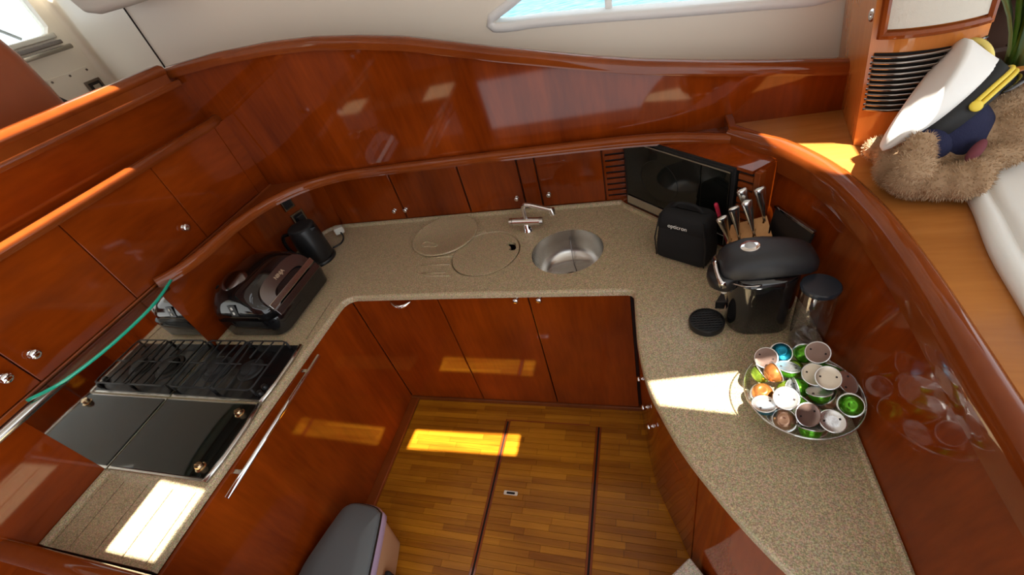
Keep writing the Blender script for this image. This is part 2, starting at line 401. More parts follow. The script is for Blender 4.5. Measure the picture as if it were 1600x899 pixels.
# ------------------------------------------------------------------ structure
# floor with strip planks
fl = struct(MB().box(-2.1, 0.9, -0.6, 2.0, -0.05, -0.001), 'floor', 'gap_dark')
unit = MB().box(-0.5, 0.5, -0.5, 0.5, 0, 1).build('plank', 'teak', fl, local=True); unit_me = unit.data; bpy.data.objects.remove(unit)
HX0, HX1, HY1 = -0.786, -0.292, 1.232
def add_plank(x0, x1, y0, y1):
    o = bpy.data.objects.new('plank', unit_me); COL.objects.link(o); o.parent = fl
    o.location = Vector(((x0 + x1) / 2, (y0 + y1) / 2, -0.001)) - fl.location
    o.scale = (x1 - x0 - 0.0012, y1 - y0 - 0.0012, 0.0045 + random.uniform(-0.0004, 0.0004))
W = 0.0295; y = 1.338
while y > 0.42:
    for zx0, zx1 in (((-1.376, -0.80), (-0.772, -0.306), (-0.278, 0.12)) if y - W / 2 < HY1 - 0.016 else ((-1.376, 0.0),)):
        x = zx0; first = True
        while x < zx1 - 0.02:
            ln = random.uniform(0.18, 0.34) * (random.uniform(0.3, 1) if first else 1); first = False
            x2 = min(zx1, x + ln)
            if zx1 - x2 < 0.06: x2 = zx1
            add_plank(x, x2, y - W, y); x = x2
    y -= W
for x0, x1, y0, y1 in ((-0.800, -0.7905, 0.42, HY1), (-0.7815, -0.772, 0.42, HY1 - 0.010), (-0.306, -0.2965, 0.42, HY1 - 0.010), (-0.2875, -0.278, 0.42, HY1), (-0.79, -0.288, HY1 - 0.0095, HY1 - 0.002)):
    MB().box(x0, x1, y0, y1, -0.001, 0.0035).build('hatch_border', 'cherry_trim', fl, bevel=0.0008)
lt = MB().prism(rrect(-0.722, -0.652, 0.825, 0.845, 0.005), 0.003, 0.0065).build('hatch_latch', 'chrome', fl, bevel=0.001, label='chrome flush latch in the floor hatch')
MB().prism(rrect(-0.708, -0.666, 0.830, 0.840, 0.004), 0.0064, 0.0072).build('slot_shade_plate', 'near_black', lt)  # dark plate on the latch, paints in the shade of its slot
# timber strip along the foot of the appliance side
struct(MB().prism([(-1.445, 0.0), (-1.372, 0.0), (-1.378, 1.338), (-1.445, 1.338)], 0.0, 0.022), 'trim_1', 'cherry_trim', bevel=0.004)
struct(MB().box(-1.43, -0.08, 1.325, 1.36, 0.0, 0.03), 'baseboard_back', 'teak_dark', bevel=0.003)

# hull-side liner with the lens shaped window, and the forward part of the saloon
lin = [(-2.35, 0.9), (0.80, 0.9), (0.80, 2.75), (-2.35, 2.75)]
wpoly = [(-0.590, 1.752), (-0.52, 1.742), (-0.40, 1.735), (-0.149, 1.706), (0.12, 1.672), (0.40, 1.640), (0.60, 1.622), (0.66, 1.68), (0.66, 2.02), (0.56, 2.10), (0.2, 2.08), (-0.1, 1.99), (-0.30, 1.90), (-0.46, 1.81), (-0.57, 1.765)]
lw = MB().prism(lin, -0.09, 0.0, holes=[wpoly])
lw.v = [Vector((p.x, 2.0 - p.z, p.y)) for p in lw.v]
wall_back = struct(lw, 'wall_back', 'cream', bevel=0.0)
wn = MB().prism(wpoly, -0.085, -0.079); wn.v = [Vector((p.x, 2.0 - p.z, p.y)) for p in wn.v]
win1 = struct(wn, 'window_1', 'window_glass')
MB().box(-0.150, -0.122, 2.045, 2.082, 1.69, 1.99).build('mullion', 'white', win1, bevel=0.006)
def outset(P, d):
    out = []
    for i, p in enumerate(P):
        t = (Vector(P[(i + 1) % len(P)]) - Vector(P[i - 1])).normalized(); out.append((p[0] + t.y * d, p[1] - t.x * d))
    return out
wr0 = [(p.x, p.y) for p in catmull([(q[0], q[1], 0) for q in wpoly], 4, True)]
sl = MB().rings([[Vector((x, y_, z)) for x, z in outset(wr0, d)] for d, y_ in ((-0.002, 2.07), (-0.002, 2.004), (0.004, 1.992), (0.026, 1.988), (0.034, 1.999))], True, False, False)
sl.build('window_lip', 'white', win1, smooth=True)  # white instead of cream paints in sunlight on the window reveal
# angled piece and forward bulkhead
A = [Vector(p) for p in ((-2.352, 2.0, 0.9), (-2.70, 2.11, 0.9), (-3.00, 2.23, 0.9), (-3.13, 2.31, 0.9), (-3.195, 2.325, 0.9), (-3.215, 2.28, 0.9))]
A = catmull(A, 5); struct(MB().ruled(A, [p + Vector((0, 0, 1.85)) for p in A], [Vector((0, 0.03, 0))] * len(A)), 'wall_corner', 'cream', smooth=False, auto=40)
fw = [(0.4, 0.9), (2.30, 0.9), (2.30, 2.75), (0.4, 2.75)]
ws = [(0.6, 2.15), (2.005, 2.15), (2.20, 2.152), (2.228, 2.18), (2.232, 2.31), (2.22, 2.6), (0.6, 2.6)]
fm = MB().prism(fw, 0.0, 0.06, holes=[ws]); fm.v = [Vector((-3.21 - p.z, p.x, p.y)) for p in fm.v]
wall_front = struct(fm, 'wall_front', 'cream')
wm_ = MB().prism(ws, 0.03, 0.034); wm_.v = [Vector((-3.21 - p.z, p.x, p.y)) for p in wm_.v]
win2 = struct(wm_, 'window_2', 'window_glass')
MB().box(-3.235, -3.195, 1.3, 2.225, 2.122, 2.150).build('frame', 'steel', win2, bevel=0.006)
MB().tube([(-3.28, 1.6, 2.40), (-3.28, 1.95, 2.30), (-3.28, 2.10, 2.16)], 0.009).build('wiper', 'grey_plastic', win2)
struct(MB().box(-2.344, -2.340, 1.993, 1.9995, 0.9, 2.75), 'trim_2', 'gap_dark')
# ceiling: unseen, its openings shaped to throw the sunlit patches
ZR = 2.75
def roof(poly, z): return [(p[0] - SUN_X * (ZR - z), p[1] - SUN_SLOPE * (ZR - z)) for p in poly]
holes = [                                                   # made-up openings, each projected back from the sunlit patch it throws
    roof([(0.345, 1.615), (0.622, 1.548), (0.608, 1.300), (0.500, 1.300)], 1.28),
    roof([(-0.024, 0.872), (0.330, 0.935), (0.330, 0.762), (0.006, 0.788)], ZC),
    roof([(-1.668, 0.384), (-1.448, 0.374), (-1.448, 0.158), (-1.668, 0.158)], ZC),
    roof([(-1.990, 1.24), (-1.934, 1.25), (-1.934, 0.25), (-1.990, 0.25)], 1.648),
    roof([(-2.10, 1.45), (-2.002, 1.47), (-2.002, 0.35), (-2.10, 0.35)], 1.895),
    roof([(-1.330, 1.010), (-0.700, 1.025), (-0.700, 1.140), (-1.320, 1.125)], 0.0),
]
struct(MB().prism([(-3.4, -1.4), (2.4, -1.4), (2.4, 2.15), (-3.4, 2.15)], ZR, ZR + 0.012, holes=holes), 'ceiling', 'cream')

struct(MB().box(-3.4, -0.35, -1.75, -1.70, 0.0, ZR), 'wall_rear_blocker', 'cherry')  # unseen wall added to hold back daylight from the rear left
struct(MB().box(-3.4, -3.36, -1.75, 0.4, 0.0, ZR), 'wall_front_lower', 'cream')
# left side: wall behind the worktop, splashback, cupboards, upper panel, cap
wl = struct(MB().box(-2.0, -1.963, -0.2, 1.62, 0.0, 1.262), 'wall_left', 'cherry_left')
MB().box(-1.963, -1.9585, 0.394, 0.985, ZC + 0.001, 1.222).build('splashback', 'mirror_steel', wl, label='mirror polished steel splashback behind the hobs')
MB().box(-1.963, -1.955, 0.388, 0.394, ZC + 0.001, 1.236).build('splashback_edge', 'steel', wl, bevel=0.001)
MB().box(-1.963, -1.950, 0.0, 0.394, ZC + 0.014, 1.238).build('wall_panel', 'cherry_left', wl, bevel=0.002)
MB().cyl((-1.950, -0.2, 1.242), (-1.950, 1.02, 1.242), 0.017).build('metal_bead', 'steel', wl, smooth=True, label='brushed metal tube under the cupboards')
struct(MB().box(-2.0, -1.948, -0.2, 1.80, 1.262, 1.281), 'trim_3', 'cherry_trim', bevel=0.003)
struct(MB().box(-2.26, -1.97, -0.2, 1.79, 1.646, 1.660), 'trim_4', 'cherry_left')
lr = [(0.022, -0.016), (0.026, -0.004), (0.024, 0.010), (0.014, 0.020), (-0.004, 0.022), (-0.020, 0.016), (-0.022, -0.016)]
struct(MB().sweep([(-1.956, -0.2, 1.656), (-1.956, 1.70, 1.656), (-1.985, 1.765, 1.656)], lr), 'trim_15', 'cherry_trim', auto=60)
struct(MB().box(-2.09, -2.045, -0.2, 1.79, 1.660, 1.90), 'wall_left_upper', 'cherry_left')
cp = [(0.030, -0.052), (0.034, -0.010), (0.040, -0.006), (0.044, 0.008), (0.036, 0.022), (0.018, 0.030), (-0.04, 0.030), (-0.06, 0.02), (-0.06, -0.052)]
struct(MB().sweep([(-2.045, -0.2, 1.900), (-2.045, 1.70, 1.900)], cp), 'trim_5', 'cherry_trim', auto=50)
struct(MB().sweep([(-2.03, -0.2, 1.846), (-2.03, 1.74, 1.846)], [(0.016, -0.016), (0.020, 0.0), (0.016, 0.010), (-0.016, 0.010), (-0.016, -0.016)]), 'trim_6', 'cherry_trim', auto=60)
cup_y = [(0.105, 0.508), (0.508, 0.906), (0.906, 1.312), (1.312, 1.700)]
labs = ['cherry wall cupboard above the worktop grooves, its knob low beside the hob glass shelf',
        'cherry wall cupboard over the hobs and glass shelf, knob low at its forward corner',
        'cherry wall cupboard above the grill machine, knob low beside the blank corner door',
        'cherry wall cupboard in the corner with no knob, against the glossy panel']
kn = [(0.462, 1.366), (0.556, 1.368), (1.252, 1.380), None]
def knob(parent, p, axis, r=0.016):
    a = Vector(axis).normalized()
    k = MB().lathe([(r * 0.85, 0), (r * 0.85, 0.003), (r * 0.45, 0.005), (r * 0.42, 0.010), (r * 0.9, 0.014), (r, 0.018), (r * 0.92, 0.022), (r * 0.55, 0.0245), (0.001, 0.025)], p, 20, a).build('knob', 'chrome', parent, smooth=True)
    return k
for (y0, y1), lb, kp in zip(cup_y, labs, kn):
    t = thing('wall_cupboard', lb, 'cupboard', (-2.1, (y0 + y1) / 2, 1.282), group='wall cupboards along the hob side')
    MB().box(-2.26, -1.968, y0 + 0.001, y1 - 0.001, 1.282, 1.644).build('carcass', 'gap_dark', t)
    d = MB().box(-1.968, -1.950, y0 + 0.002, y1 - 0.002, 1.284, 1.638).build('door', 'cherry_left', t, bevel=0.002)
    if kp: knob(d, (-1.950, kp[0], kp[1]), (1, 0, 0), 0.017)
struct(MB().box(-2.0, -1.952, 1.702, 1.79, 1.281, 1.645), 'trim_7', 'cherry_left', bevel=0.002)

# corner wall, back wall behind the worktop
CT = cm2([(-1.55, 1.80), (-1.70, 1.73), (-1.81, 1.60), (-1.86, 1.45), (-1.885, 1.25)], 5)
cb = [v3(p, ZC) for p in resample(CORNER_B, 24)]
ct = [v3(p, 1.262) for p in resample([Vector((a.x * .8 + b_.x * .2, a.y * .8 + b_.y * .2, 0)) for a, b_ in zip(resample(CORNER_B, 24), resample(CT, 24))], 24)]
wc = struct(MB().ruled(cb, ct, Vector((-0.03, 0.03, 0))), 'wall_corner_back', 'cherry', auto=35)
wb_ = struct(MB().box(-1.90, -0.095, 1.958, 1.985, 0.80, 1.262), 'wall_galley', 'cherry')
# locker doors under the ledge
def locker(x0, x1, lb, kp=None, mat='cherry'):
    t = thing('locker', lb, 'locker', ((x0 + x1) / 2, 1.948, ZC + 0.016), group='lockers under the ledge behind the worktop')
    MB().box(x0 + 0.002, x1 - 0.002, 1.950, 1.956, ZC + 0.016, 1.256).build('frame', 'gap_dark', t)
    d = MB().box(x0 + 0.003, x1 - 0.003, 1.936, 1.950, ZC + 0.018, 1.254).build('door', mat, t, bevel=0.002)
    if kp: knob(d, (kp[0], 1.936, kp[1]), (0, -1, 0), 0.012)
locker(-1.775, -1.333, 'cherry locker under the ledge beside the corner sockets, knob by a twin knob', (-1.383, 0.968))
locker(-1.329, -0.936, 'cherry locker behind the round chopping board lid, knob close to its neighbour', (-1.312, 0.968))
locker(-0.932, -0.621, 'cherry locker directly behind the mixer tap', (-0.659, 0.973))
locker(-0.617, -0.531, 'narrow blank cherry locker strip beside the tap spout')
locker(-0.527, -0.211, 'cherry locker behind the round steel sink beside the slatted vent', (-0.489, 0.977))
t = thing('vent_panel', 'slatted cherry vent panel between the sink locker and the microwave', 'vent', (-0.16, 1.94, ZC + 0.016))
MB().box(-0.206, -0.100, 1.946, 1.956, ZC + 0.016, 1.256).build('backing', 'near_black', t)
MB().box(-0.206, -0.198, 1.936, 1.947, ZC + 0.016, 1.256).box(-0.112, -0.104, 1.936, 1.947, ZC + 0.016, 1.256).build('frame', 'cherry', t, bevel=0.001)
for k in range(11):
    z0 = ZC + 0.018 + k * 0.0305
    MB().box(-0.199, -0.112, 1.937, 1.946, z0, z0 + 0.021).build('slat', 'cherry', t, bevel=0.002)
# diagonal corner: fascia, slats, surround
dgw = struct(MB().add([dg(u, n, z) for z in (ZC + 0.002, ZC + 0.018) for u, n in ((-0.02, -0.06), (0.655, -0.06), (0.655, 0.0), (-0.02, 0.0))], [(3, 2, 1, 0), (4, 5, 6, 7), (0, 1, 5, 4), (1, 2, 6, 5), (2, 3, 7, 6), (3, 0, 4, 7)]), 'wall_diagonal', 'cherry')
MB().add([dg(u, n, z) for z in (ZC + 0.018, 1.245) for u, n in ((-0.015, -0.06), (0.632, -0.06), (0.632, -0.03), (-0.015, -0.03))], [(3, 2, 1, 0), (4, 5, 6, 7), (0, 1, 5, 4), (1, 2, 6, 5), (2, 3, 7, 6), (3, 0, 4, 7)]).build('niche_back', 'near_black', dgw)
fa = [dg(u, 0, 1.262) for u in [0.0 + 0.62 * i / 11 for i in range(12)]]
fb = [v3(p, 1.282) for p in resample([(-0.10, 1.775), (0.0, 1.760), (0.12, 1.735), (0.285, 1.675), (0.365, 1.597), (0.43, 1.520)], 12)]
struct(MB().ruled(fa, fb, Vector((0, 0, -0.012))), 'trim_8', 'cherry')
t = thing('vent_panel', 'short slatted cherry vent panel behind the knife block, right beside the microwave', 'vent', dg(0.61, 0, ZC + 0.018))
def dgbox(mb, u0, u1, n0, n1, z0, z1):
    return mb.add([dg(u, n, z) for z in (z0, z1) for u, n in ((u0, n0), (u1, n0), (u1, n1), (u0, n1))], [(0, 1, 2, 3), (7, 6, 5, 4), (4, 5, 1, 0), (5, 6, 2, 1), (6, 7, 3, 2), (7, 4, 0, 3)])
dgbox(MB(), 0.565, 0.640, -0.03, -0.010, ZC + 0.018, 1.258).build('backing', 'near_black', t)
for k in range(11):
    z0 = ZC + 0.022 + k * 0.0305
    dgbox(MB(), 0.570, 0.626, -0.012, -0.001, z0, z0 + 0.021).build('slat', 'cherry_trim', t, bevel=0.002)
dgbox(MB(), 0.628, 0.650, -0.03, 0.002, ZC + 0.018, 1.262).build('post', 'cherry_trim', t, bevel=0.003)

# right glossy wall
n_w = 60; wbp = [v3(p, ZC) for p in resample(WALL_B, n_w)]; wtp = [v3(p, 1.272) for p in resample(WALL_T, n_w)]
wr_ = struct(MB().ruled(wbp, wtp, Vector((0.03, 0.02, 0))), 'wall_right', 'cherry', smooth=False, auto=50)
struct(MB().ruled([dg(0.640, -0.012, ZC), dg(0.640, -0.012, 1.258)], [Vector((0.352, 1.432, ZC)), Vector((0.43, 1.520, 1.276))], Vector((0.01, 0.03, 0))), 'wall_filler', 'cherry')
rp = [(0.030, -0.078), (0.034, -0.02), (0.030, 0.004), (0.016, 0.018), (-0.004, 0.020), (-0.020, 0.012), (-0.027, -0.004), (-0.027, -0.04)]
struct(MB().sweep([v3(p, 1.306) for p in RAIL_R], rp), 'trim_9', 'cherry_trim', auto=60)
rl = [(0.018, -0.017), (0.021, 0.0), (0.014, 0.013), (0.0, 0.017), (-0.014, 0.015), (-0.021, 0.002), (-0.019, -0.015)]
struct(MB().sweep([v3(p, 1.287) for p in RAIL_L], rl), 'trim_10', 'cherry_trim', auto=60)
# ledges
lp = [(p.x, p.y) for p in RAIL_L]
struct(MB().prism([(-1.952, 0.99)] + lp[1:] + [(0.32, 1.70), (0.32, 1.82), (-1.952, 1.82)], 1.254, 1.272), 'ledge', 'cherry_trim')
dk = [(p.x, p.y) for p in RAIL_R if p.y > -0.2]
struct(MB().prism(dk + [(0.545, -0.25), (2.2, -0.25), (2.2, 1.99), (0.26, 1.99)], 1.250, 1.280), 'deck', 'cherry_light')
struct(MB().box(0.275, 0.303, 1.668, 1.80, 1.272, 1.322), 'trim_11', 'cherry_trim', bevel=0.005)
# high glossy panel with curved top
xs = [-2.05 + (0.70 + 2.05) * i / 60 for i in range(61)]
pa = [Vector((x, pan_y(1.262), 1.262)) for x in xs]; pb = [Vector((x, pan_y(top_z(x)), top_z(x))) for x in xs]
struct(MB().ruled(pa, pb, Vector((0, 0.022, 0))), 'wall_panel_high', 'cherry')
tp = [(0.026, -0.030), (0.030, -0.004), (0.022, 0.010), (0.0, 0.016), (-0.03, 0.012), (-0.04, -0.004), (-0.036, -0.030)]
struct(MB().sweep([Vector((x, pan_y(top_z(x)), top_z(x))) for x in [-2.045 + 2.745 * i / 70 for i in range(71)]], tp), 'trim_12', 'cherry_trim', auto=60)

# column at the aft end of the ledge
def colx(z): return -0.04 * (z - 1.28) / 0.42
fr = cm2([(0.620, 1.530), (0.68, 1.498), (0.75, 1.485), (0.82, 1.492), (0.875, 1.515)], 5)
prof = [(p.x, p.y) for p in fr] + [(0.93, 1.94), (0.69, 1.99)]
colm = MB().prism(prof, 1.281, 2.2)
colm.v = [Vector((p.x + colx(p.z), p.y, p.z)) for p in colm.v]
col = thing('column', 'varnished orange wood column with chrome grille and cream panel beside the bear', 'column', (0.82, 1.7, 1.28))
colm.build('body', 'column_wood', col)
def front_pt(sx, z, out=0.0):
    P = sub_path(fr, sx, sx + 0.001, 2); t = (P[1] - P[0]).normalized(); n = Vector((t.y, -t.x, 0))
    return P[0] + n * out + Vector((colx(z), 0, z))
gp = [[front_pt(0.015 + 0.235 * i / 16, z, 0.003) for i in range(17)] for z in (1.398, 1.560)]
MB().ruled(gp[0], gp[1], Vector((0, 0.004, 0))).build('grille_backing', 'near_black', col)  # near-black sheet just proud of the column face, behind the bars
for k in range(11):
    z = 1.404 + k * 0.0148
    MB().tube([front_pt(0.010 + 0.245 * i / 18, z + 0.022 * (i / 18) ** 2 - 0.01 * (i / 18), 0.010) for i in range(19)], 0.0042, 8).build('grille_bar', 'smoked_chrome', col, smooth=True)
pp = [[front_pt(0.030 + 0.21 * i / 16, z, 0.008) for i in range(17)] for z in (1.622, 2.1)]
MB().ruled(pp[0], pp[1], Vector((0, 0.006, 0))).build('cream_panel', 'cream_panel', col, label='cream padded panel let into the column')
for s_ in (0.024, 0.250):
    MB().tube([front_pt(s_, z, 0.006) for z in (1.60, 1.8, 2.1)], 0.011, 8).build('panel_frame', 'cherry_trim', col)
MB().tube([front_pt(0.024 + 0.226 * i / 14, 1.607, 0.006) for i in range(15)], 0.011, 8).build('panel_frame', 'cherry_trim', col)
MB().lathe([(0.016, 0), (0.016, 0.004), (0.011, 0.006), (0.004, 0.006), (0.001, 0.005)], Vector((0.6255 + colx(1.65), 1.555, 1.65)), 18, (-1, -0.15, 0)).build('key_switch', 'chrome', col)

# ------------------------------------------------------------------ worktop
SINK = (-0.368, 1.575); SR = 0.163
outl = [(-1.445, 0.138), (-1.445, 0.35), (-1.436, 0.60), (-1.424, 0.92), (-1.412, 1.24)]
outl += [(-1.412 + 0.06 * (1 - math.cos(t)), 1.245 + 0.06 * math.sin(t)) for t in [R_(a) for a in (20, 45, 70, 90)]]
outl += [(-0.9, 1.306), (-0.43, 1.303)] + [(-0.10 + 0.027 * math.sin(t), 1.272 + 0.029 * math.cos(t)) for t in [R_(a) for a in (0, 30, 60, 85)]]
outl += [(p.x, p.y) for p in EDGE_R]
rear = [(p.x, p.y) for p in WALL_B if p.y > 0.25][::-1] + [(-0.115, 1.900), (-0.13, 1.938), (-1.78, 1.938)] + [(p.x, p.y) for p in CORNER_B[1:]] + [(-1.961, 0.138)]
poly = outl + rear
ni = len(outl)
def inset(poly, d, upto):
    out = []
    for i, p in enumerate(poly):
        if i >= upto or i == 0: out.append(p); continue
        a = Vector(poly[i - 1]); b_ = Vector(poly[i + 1]); t = (b_ - a).normalized(); n = Vector((-t.y, t.x))
        out.append((p[0] + n.x * d, p[1] + n.y * d))
    return out
# (outline runs left, back, right, so its left-hand normal points into the slab)
sgn = 1.0
ct_ = thing('worktop', 'speckled beige solid surface worktop wrapping round three sides of the galley', 'worktop', (-0.9, 1.5, 0.86))
mb = MB(); top_in = inset(poly, 0.010 * sgn, ni - 1); mid_in = inset(poly, 0.003 * sgn, ni - 1)
BRD = (-0.766, 1.590)
cuts = [circ(*SINK, SR, 56), circ(*BRD, 0.174, 56), [(-1.4755, 1.292), (-1.4615, 1.036), (-1.4685, 1.036), (-1.4825, 1.292)]]
cuts += [[(xg - 0.0026, 0.15), (xg + 0.0026, 0.15), (xg + 0.0026, 0.365), (xg - 0.0026, 0.365)] for xg in (-1.915, -1.828, -1.708, -1.584, -1.478)]
mb.prism(top_in, ZC - 0.0003, ZC, holes=cuts)
n = len(poly)
mb.rings([[v3(p, ZC) for p in top_in], [v3(p, ZC - 0.003) for p in mid_in], [v3(p, ZC - 0.010) for p in poly], [v3(p, ZC - 0.030) for p in poly]], True, False, False)
for cu_ in cuts: mb.rings([[v3(p, ZC) for p in cu_], [v3(p, ZC - 0.030) for p in cu_]], True, False, False)
mb.prism(poly, ZC - 0.030, ZC - 0.0295, holes=cuts)
mb.build('slab', 'solid_surface', ct_)
lipath = [v3(p, ZC) for p in [(0.490, 0.28)] + [(q.x, q.y) for q in WALL_B if 0.28 < q.y][::-1]]
lpf = [(0.0, 0.0), (0.0, 0.014), (-0.006, 0.017), (-0.016, 0.015), (-0.020, 0.0)]
MB().sweep(lipath, lpf).build('upstand', 'solid_surface', ct_)
MB().sweep([dg(0.655, 0.0, ZC), dg(0.0, 0.0, ZC), Vector((-0.14, 1.936, ZC)), Vector((-0.9, 1.936, ZC)), Vector((-1.775, 1.936, ZC))] + [v3((p.x + 0.004, p.y), ZC) for p in CORNER_B[2:]] + [Vector((-1.955, 1.30, ZC)), Vector((-1.955, 1.002, ZC))], lpf).build('upstand', 'solid_surface', ct_)
MB().sweep([Vector((-1.950, 0.388, ZC)), Vector((-1.950, 0.138, ZC))], lpf).build('upstand', 'solid_surface', ct_)
# draining board ribs and the two round boards
for k, yy in enumerate((1.575, 1.515, 1.455)):
    MB().tube([(-1.085 + 0.03 * (k == 2), yy, ZC + 0.0005), (-0.93, yy, ZC + 0.0005)], 0.0035, 6).build('drain_rib', 'solid_surface', ct_, smooth=True)
MB().tube([(-1.10, 1.60, ZC), (-1.115, 1.54, ZC), (-1.095, 1.47, ZC), (-1.03, 1.435, ZC), (-0.90, 1.43, ZC)], 0.003, 6).build('drain_rib', 'solid_surface', ct_, smooth=True)
MB().tube([v3((-0.87 + 0.2 * math.cos(a), 1.66 + 0.11 * math.sin(a)), ZC) for a in [R_(q) for q in range(72, 128, 8)]], 0.003, 6).build('drain_rib', 'solid_surface', ct_, smooth=True)
lid = thing('round_cutting_board', 'round beige board lying raised on the worktop, teardrop finger grip', 'board', (-1.035, 1.755, ZC))
MB().lathe([(0.160, 0.0), (0.174, 0.002), (0.178, 0.008), (0.176, 0.013), (0.168, 0.014), (0.164, 0.0125), (0.001, 0.0125)], (-1.035, 1.755, ZC + 0.0005), 56).build('disc', 'solid_surface', lid, auto=40)
gr = catmull([(-1.115, 1.655, 0), (-1.135, 1.672, 0), (-1.12, 1.695, 0), (-1.085, 1.685, 0), (-1.045, 1.665, 0), (-1.05, 1.650, 0), (-1.09, 1.656, 0)], 5, True); gr.append(gr[0])
MB().tube([v3(p, ZC + 0.0135) for p in gr], 0.003, 6).build('finger_grip', 'solid_surface', lid, smooth=True)
brd = thing('chopping_board', 'round beige chopping board set flush in the worktop, dark finger hole', 'chopping board', (-0.766, 1.590, ZC))
fh = [(-0.665, 1.668), (-0.640, 1.663), (-0.622, 1.640), (-0.618, 1.605), (-0.632, 1.598), (-0.650, 1.604), (-0.648, 1.630), (-0.672, 1.648)]
fhl = [(p.x, p.y) for p in cm2(fh + [fh[0]], 4)[:-1]]
MB().prism(circ(*BRD, 0.1655, 56), ZC - 0.018, ZC + 0.0005, holes=[fhl]).build('disc', 'solid_surface', brd, bevel=0.0025)
MB().lathe([(0.1745, 0.0005), (0.171, -0.003), (0.1685, -0.009), (0.1685, -0.0185), (0.150, -0.0185), (0.150, -0.024), (0.1745, -0.024)], (*BRD, ZC), 56, cap0=False, cap1=False).build('seat_ring', 'solid_surface', brd, auto=40)
# sink
sk = thing('sink', 'round stainless steel sink bowl with a plug chain', 'sink', (SINK[0], SINK[1], ZC - 0.16))
MB().lathe([(SR - 0.001, -0.004), (SR - 0.004, -0.05), (SR - 0.010, -0.10), (SR - 0.028, -0.135), (SR - 0.06, -0.150), (0.05, -0.156), (0.034, -0.158)], (SINK[0], SINK[1], ZC), 56, cap0=False, cap1=False).build('bowl', 'sink_steel', sk, smooth=True)
dr = MB().lathe([(0.040, -0.1565), (0.038, -0.154), (0.033, -0.155), (0.030, -0.160), (0.001, -0.160)], (SINK[0] + 0.01, SINK[1] - 0.03, ZC + 0.005), 32).build('drain', 'chrome', sk, smooth=True)
for k in range(8):
    a = k * math.pi / 4; c = Vector((SINK[0] + 0.01 + 0.016 * math.cos(a), SINK[1] - 0.03 + 0.016 * math.sin(a), ZC - 0.1545))
    MB().cyl(c, c + Vector((0, 0, 0.002)), 0.0048, seg=10).build('hole_shade_disc', 'near_black', dr)  # raised dark discs paint in the shade inside the drain holes
MB().tube(catmull([(SINK[0] - 0.01, SINK[1] + SR - 0.012, ZC - 0.045), (SINK[0], SINK[1] + 0.09, ZC - 0.13), (SINK[0] + 0.02, SINK[1] + 0.02, ZC - 0.150), (SINK[0] + 0.0, SINK[1] - 0.06, ZC - 0.150), (SINK[0] - 0.04, SINK[1] - 0.085, ZC - 0.149)], 6), 0.0022, 6).build('chain', 'gunmetal', sk, smooth=True)
MB().lathe([(0.024, 0), (0.025, 0.006), (0.018, 0.012), (0.001, 0.013)], (SINK[0] - 0.055, SINK[1] - 0.095, ZC - 0.1495), 20, (0.1, 0.1, 1)).build('plug', 'black_satin', sk, smooth=True)
# tap
tpx, tpy = -0.582, 1.752
tap = thing('tap', 'chrome mixer tap with cross bar body and swivel spout behind the sink', 'tap', (tpx, tpy, ZC))
MB().lathe([(0.027, 0), (0.027, 0.004), (0.022, 0.008), (0.021, 0.040), (0.018, 0.046)], (tpx, tpy, ZC + 0.0005), 28).build('base', 'chrome', tap, smooth=True)
bar = MB().cyl((tpx - 0.066, tpy + 0.006, ZC + 0.052), (tpx + 0.072, tpy - 0.004, ZC + 0.052), 0.0195, seg=24).build('cross_bar', 'chrome', tap, auto=40)
for sx_ in (-1, 1):
    c = Vector((tpx + sx_ * 0.069, tpy - sx_ * 0.005, ZC + 0.052))
    MB().cyl(c - Vector((0.0, 0, 0)), c + Vector((sx_ * 0.016, 0, 0)), 0.021, 0.019, 24).build('end_knob', 'steel', bar, auto=40)
MB().tube(catmull([(tpx, tpy + 0.004, ZC + 0.055), (tpx + 0.0, tpy + 0.006, ZC + 0.12), (tpx + 0.008, tpy + 0.004, ZC + 0.142), (tpx + 0.03, tpy - 0.004, ZC + 0.148), (tpx + 0.10, tpy - 0.028, ZC + 0.140), (tpx + 0.150, tpy - 0.046, ZC + 0.134)], 6), 0.0115, 14).build('spout', 'chrome', tap, smooth=True)
MB().cyl((tpx + 0.146, tpy - 0.044, ZC + 0.140), (tpx + 0.152, tpy - 0.047, ZC + 0.112), 0.015, 0.014, 20).build('nozzle', 'chrome', tap, auto=40)

# ------------------------------------------------------------------ hobs
HX0_, HX1_ = -1.954, -1.464
g = thing('gas_hob', 'black gas hob with burners and pan supports between the grill and the glass hob', 'hob', (-1.71, 0.855, ZC), group='domino hobs')
MB().box(HX0_, HX1_ + 0.004, 0.712, 1.000, ZC + 0.0005, ZC + 0.006).build('frame', 'steel', g, bevel=0.002)
MB().box(HX0_ + 0.006, HX1_ - 0.006, 0.722, 0.994, ZC + 0.006, ZC + 0.010).build('enamel_top', 'black_enamel', g, bevel=0.001)
MB().sweep([(HX1_ - 0.002, 0.712, ZC), (HX1_ + 0.006, 0.80, ZC), (HX1_ + 0.006, 0.92, ZC), (HX1_ - 0.002, 1.000, ZC)], [(-0.006, 0.004), (-0.006, 0.012), (0.0, 0.014), (0.008, 0.010), (0.010, 0.001)]).build('front_trim', 'steel', g, smooth=True)
for bx, by, br in ((-1.629, 0.858, 0.036), (-1.815, 0.858, 0.046)):
    bn_ = MB().lathe([(br + 0.022, 0), (br + 0.018, 0.006), (br + 0.004, 0.008), (br + 0.002, 0.016), (br - 0.004, 0.020), (br - 0.006, 0.025), (br - 0.010, 0.027), (0.001, 0.028)], (bx, by, ZC + 0.010), 28).build('burner', 'cast_iron', g, auto=35)
sup = MB(); z = ZC + 0.048
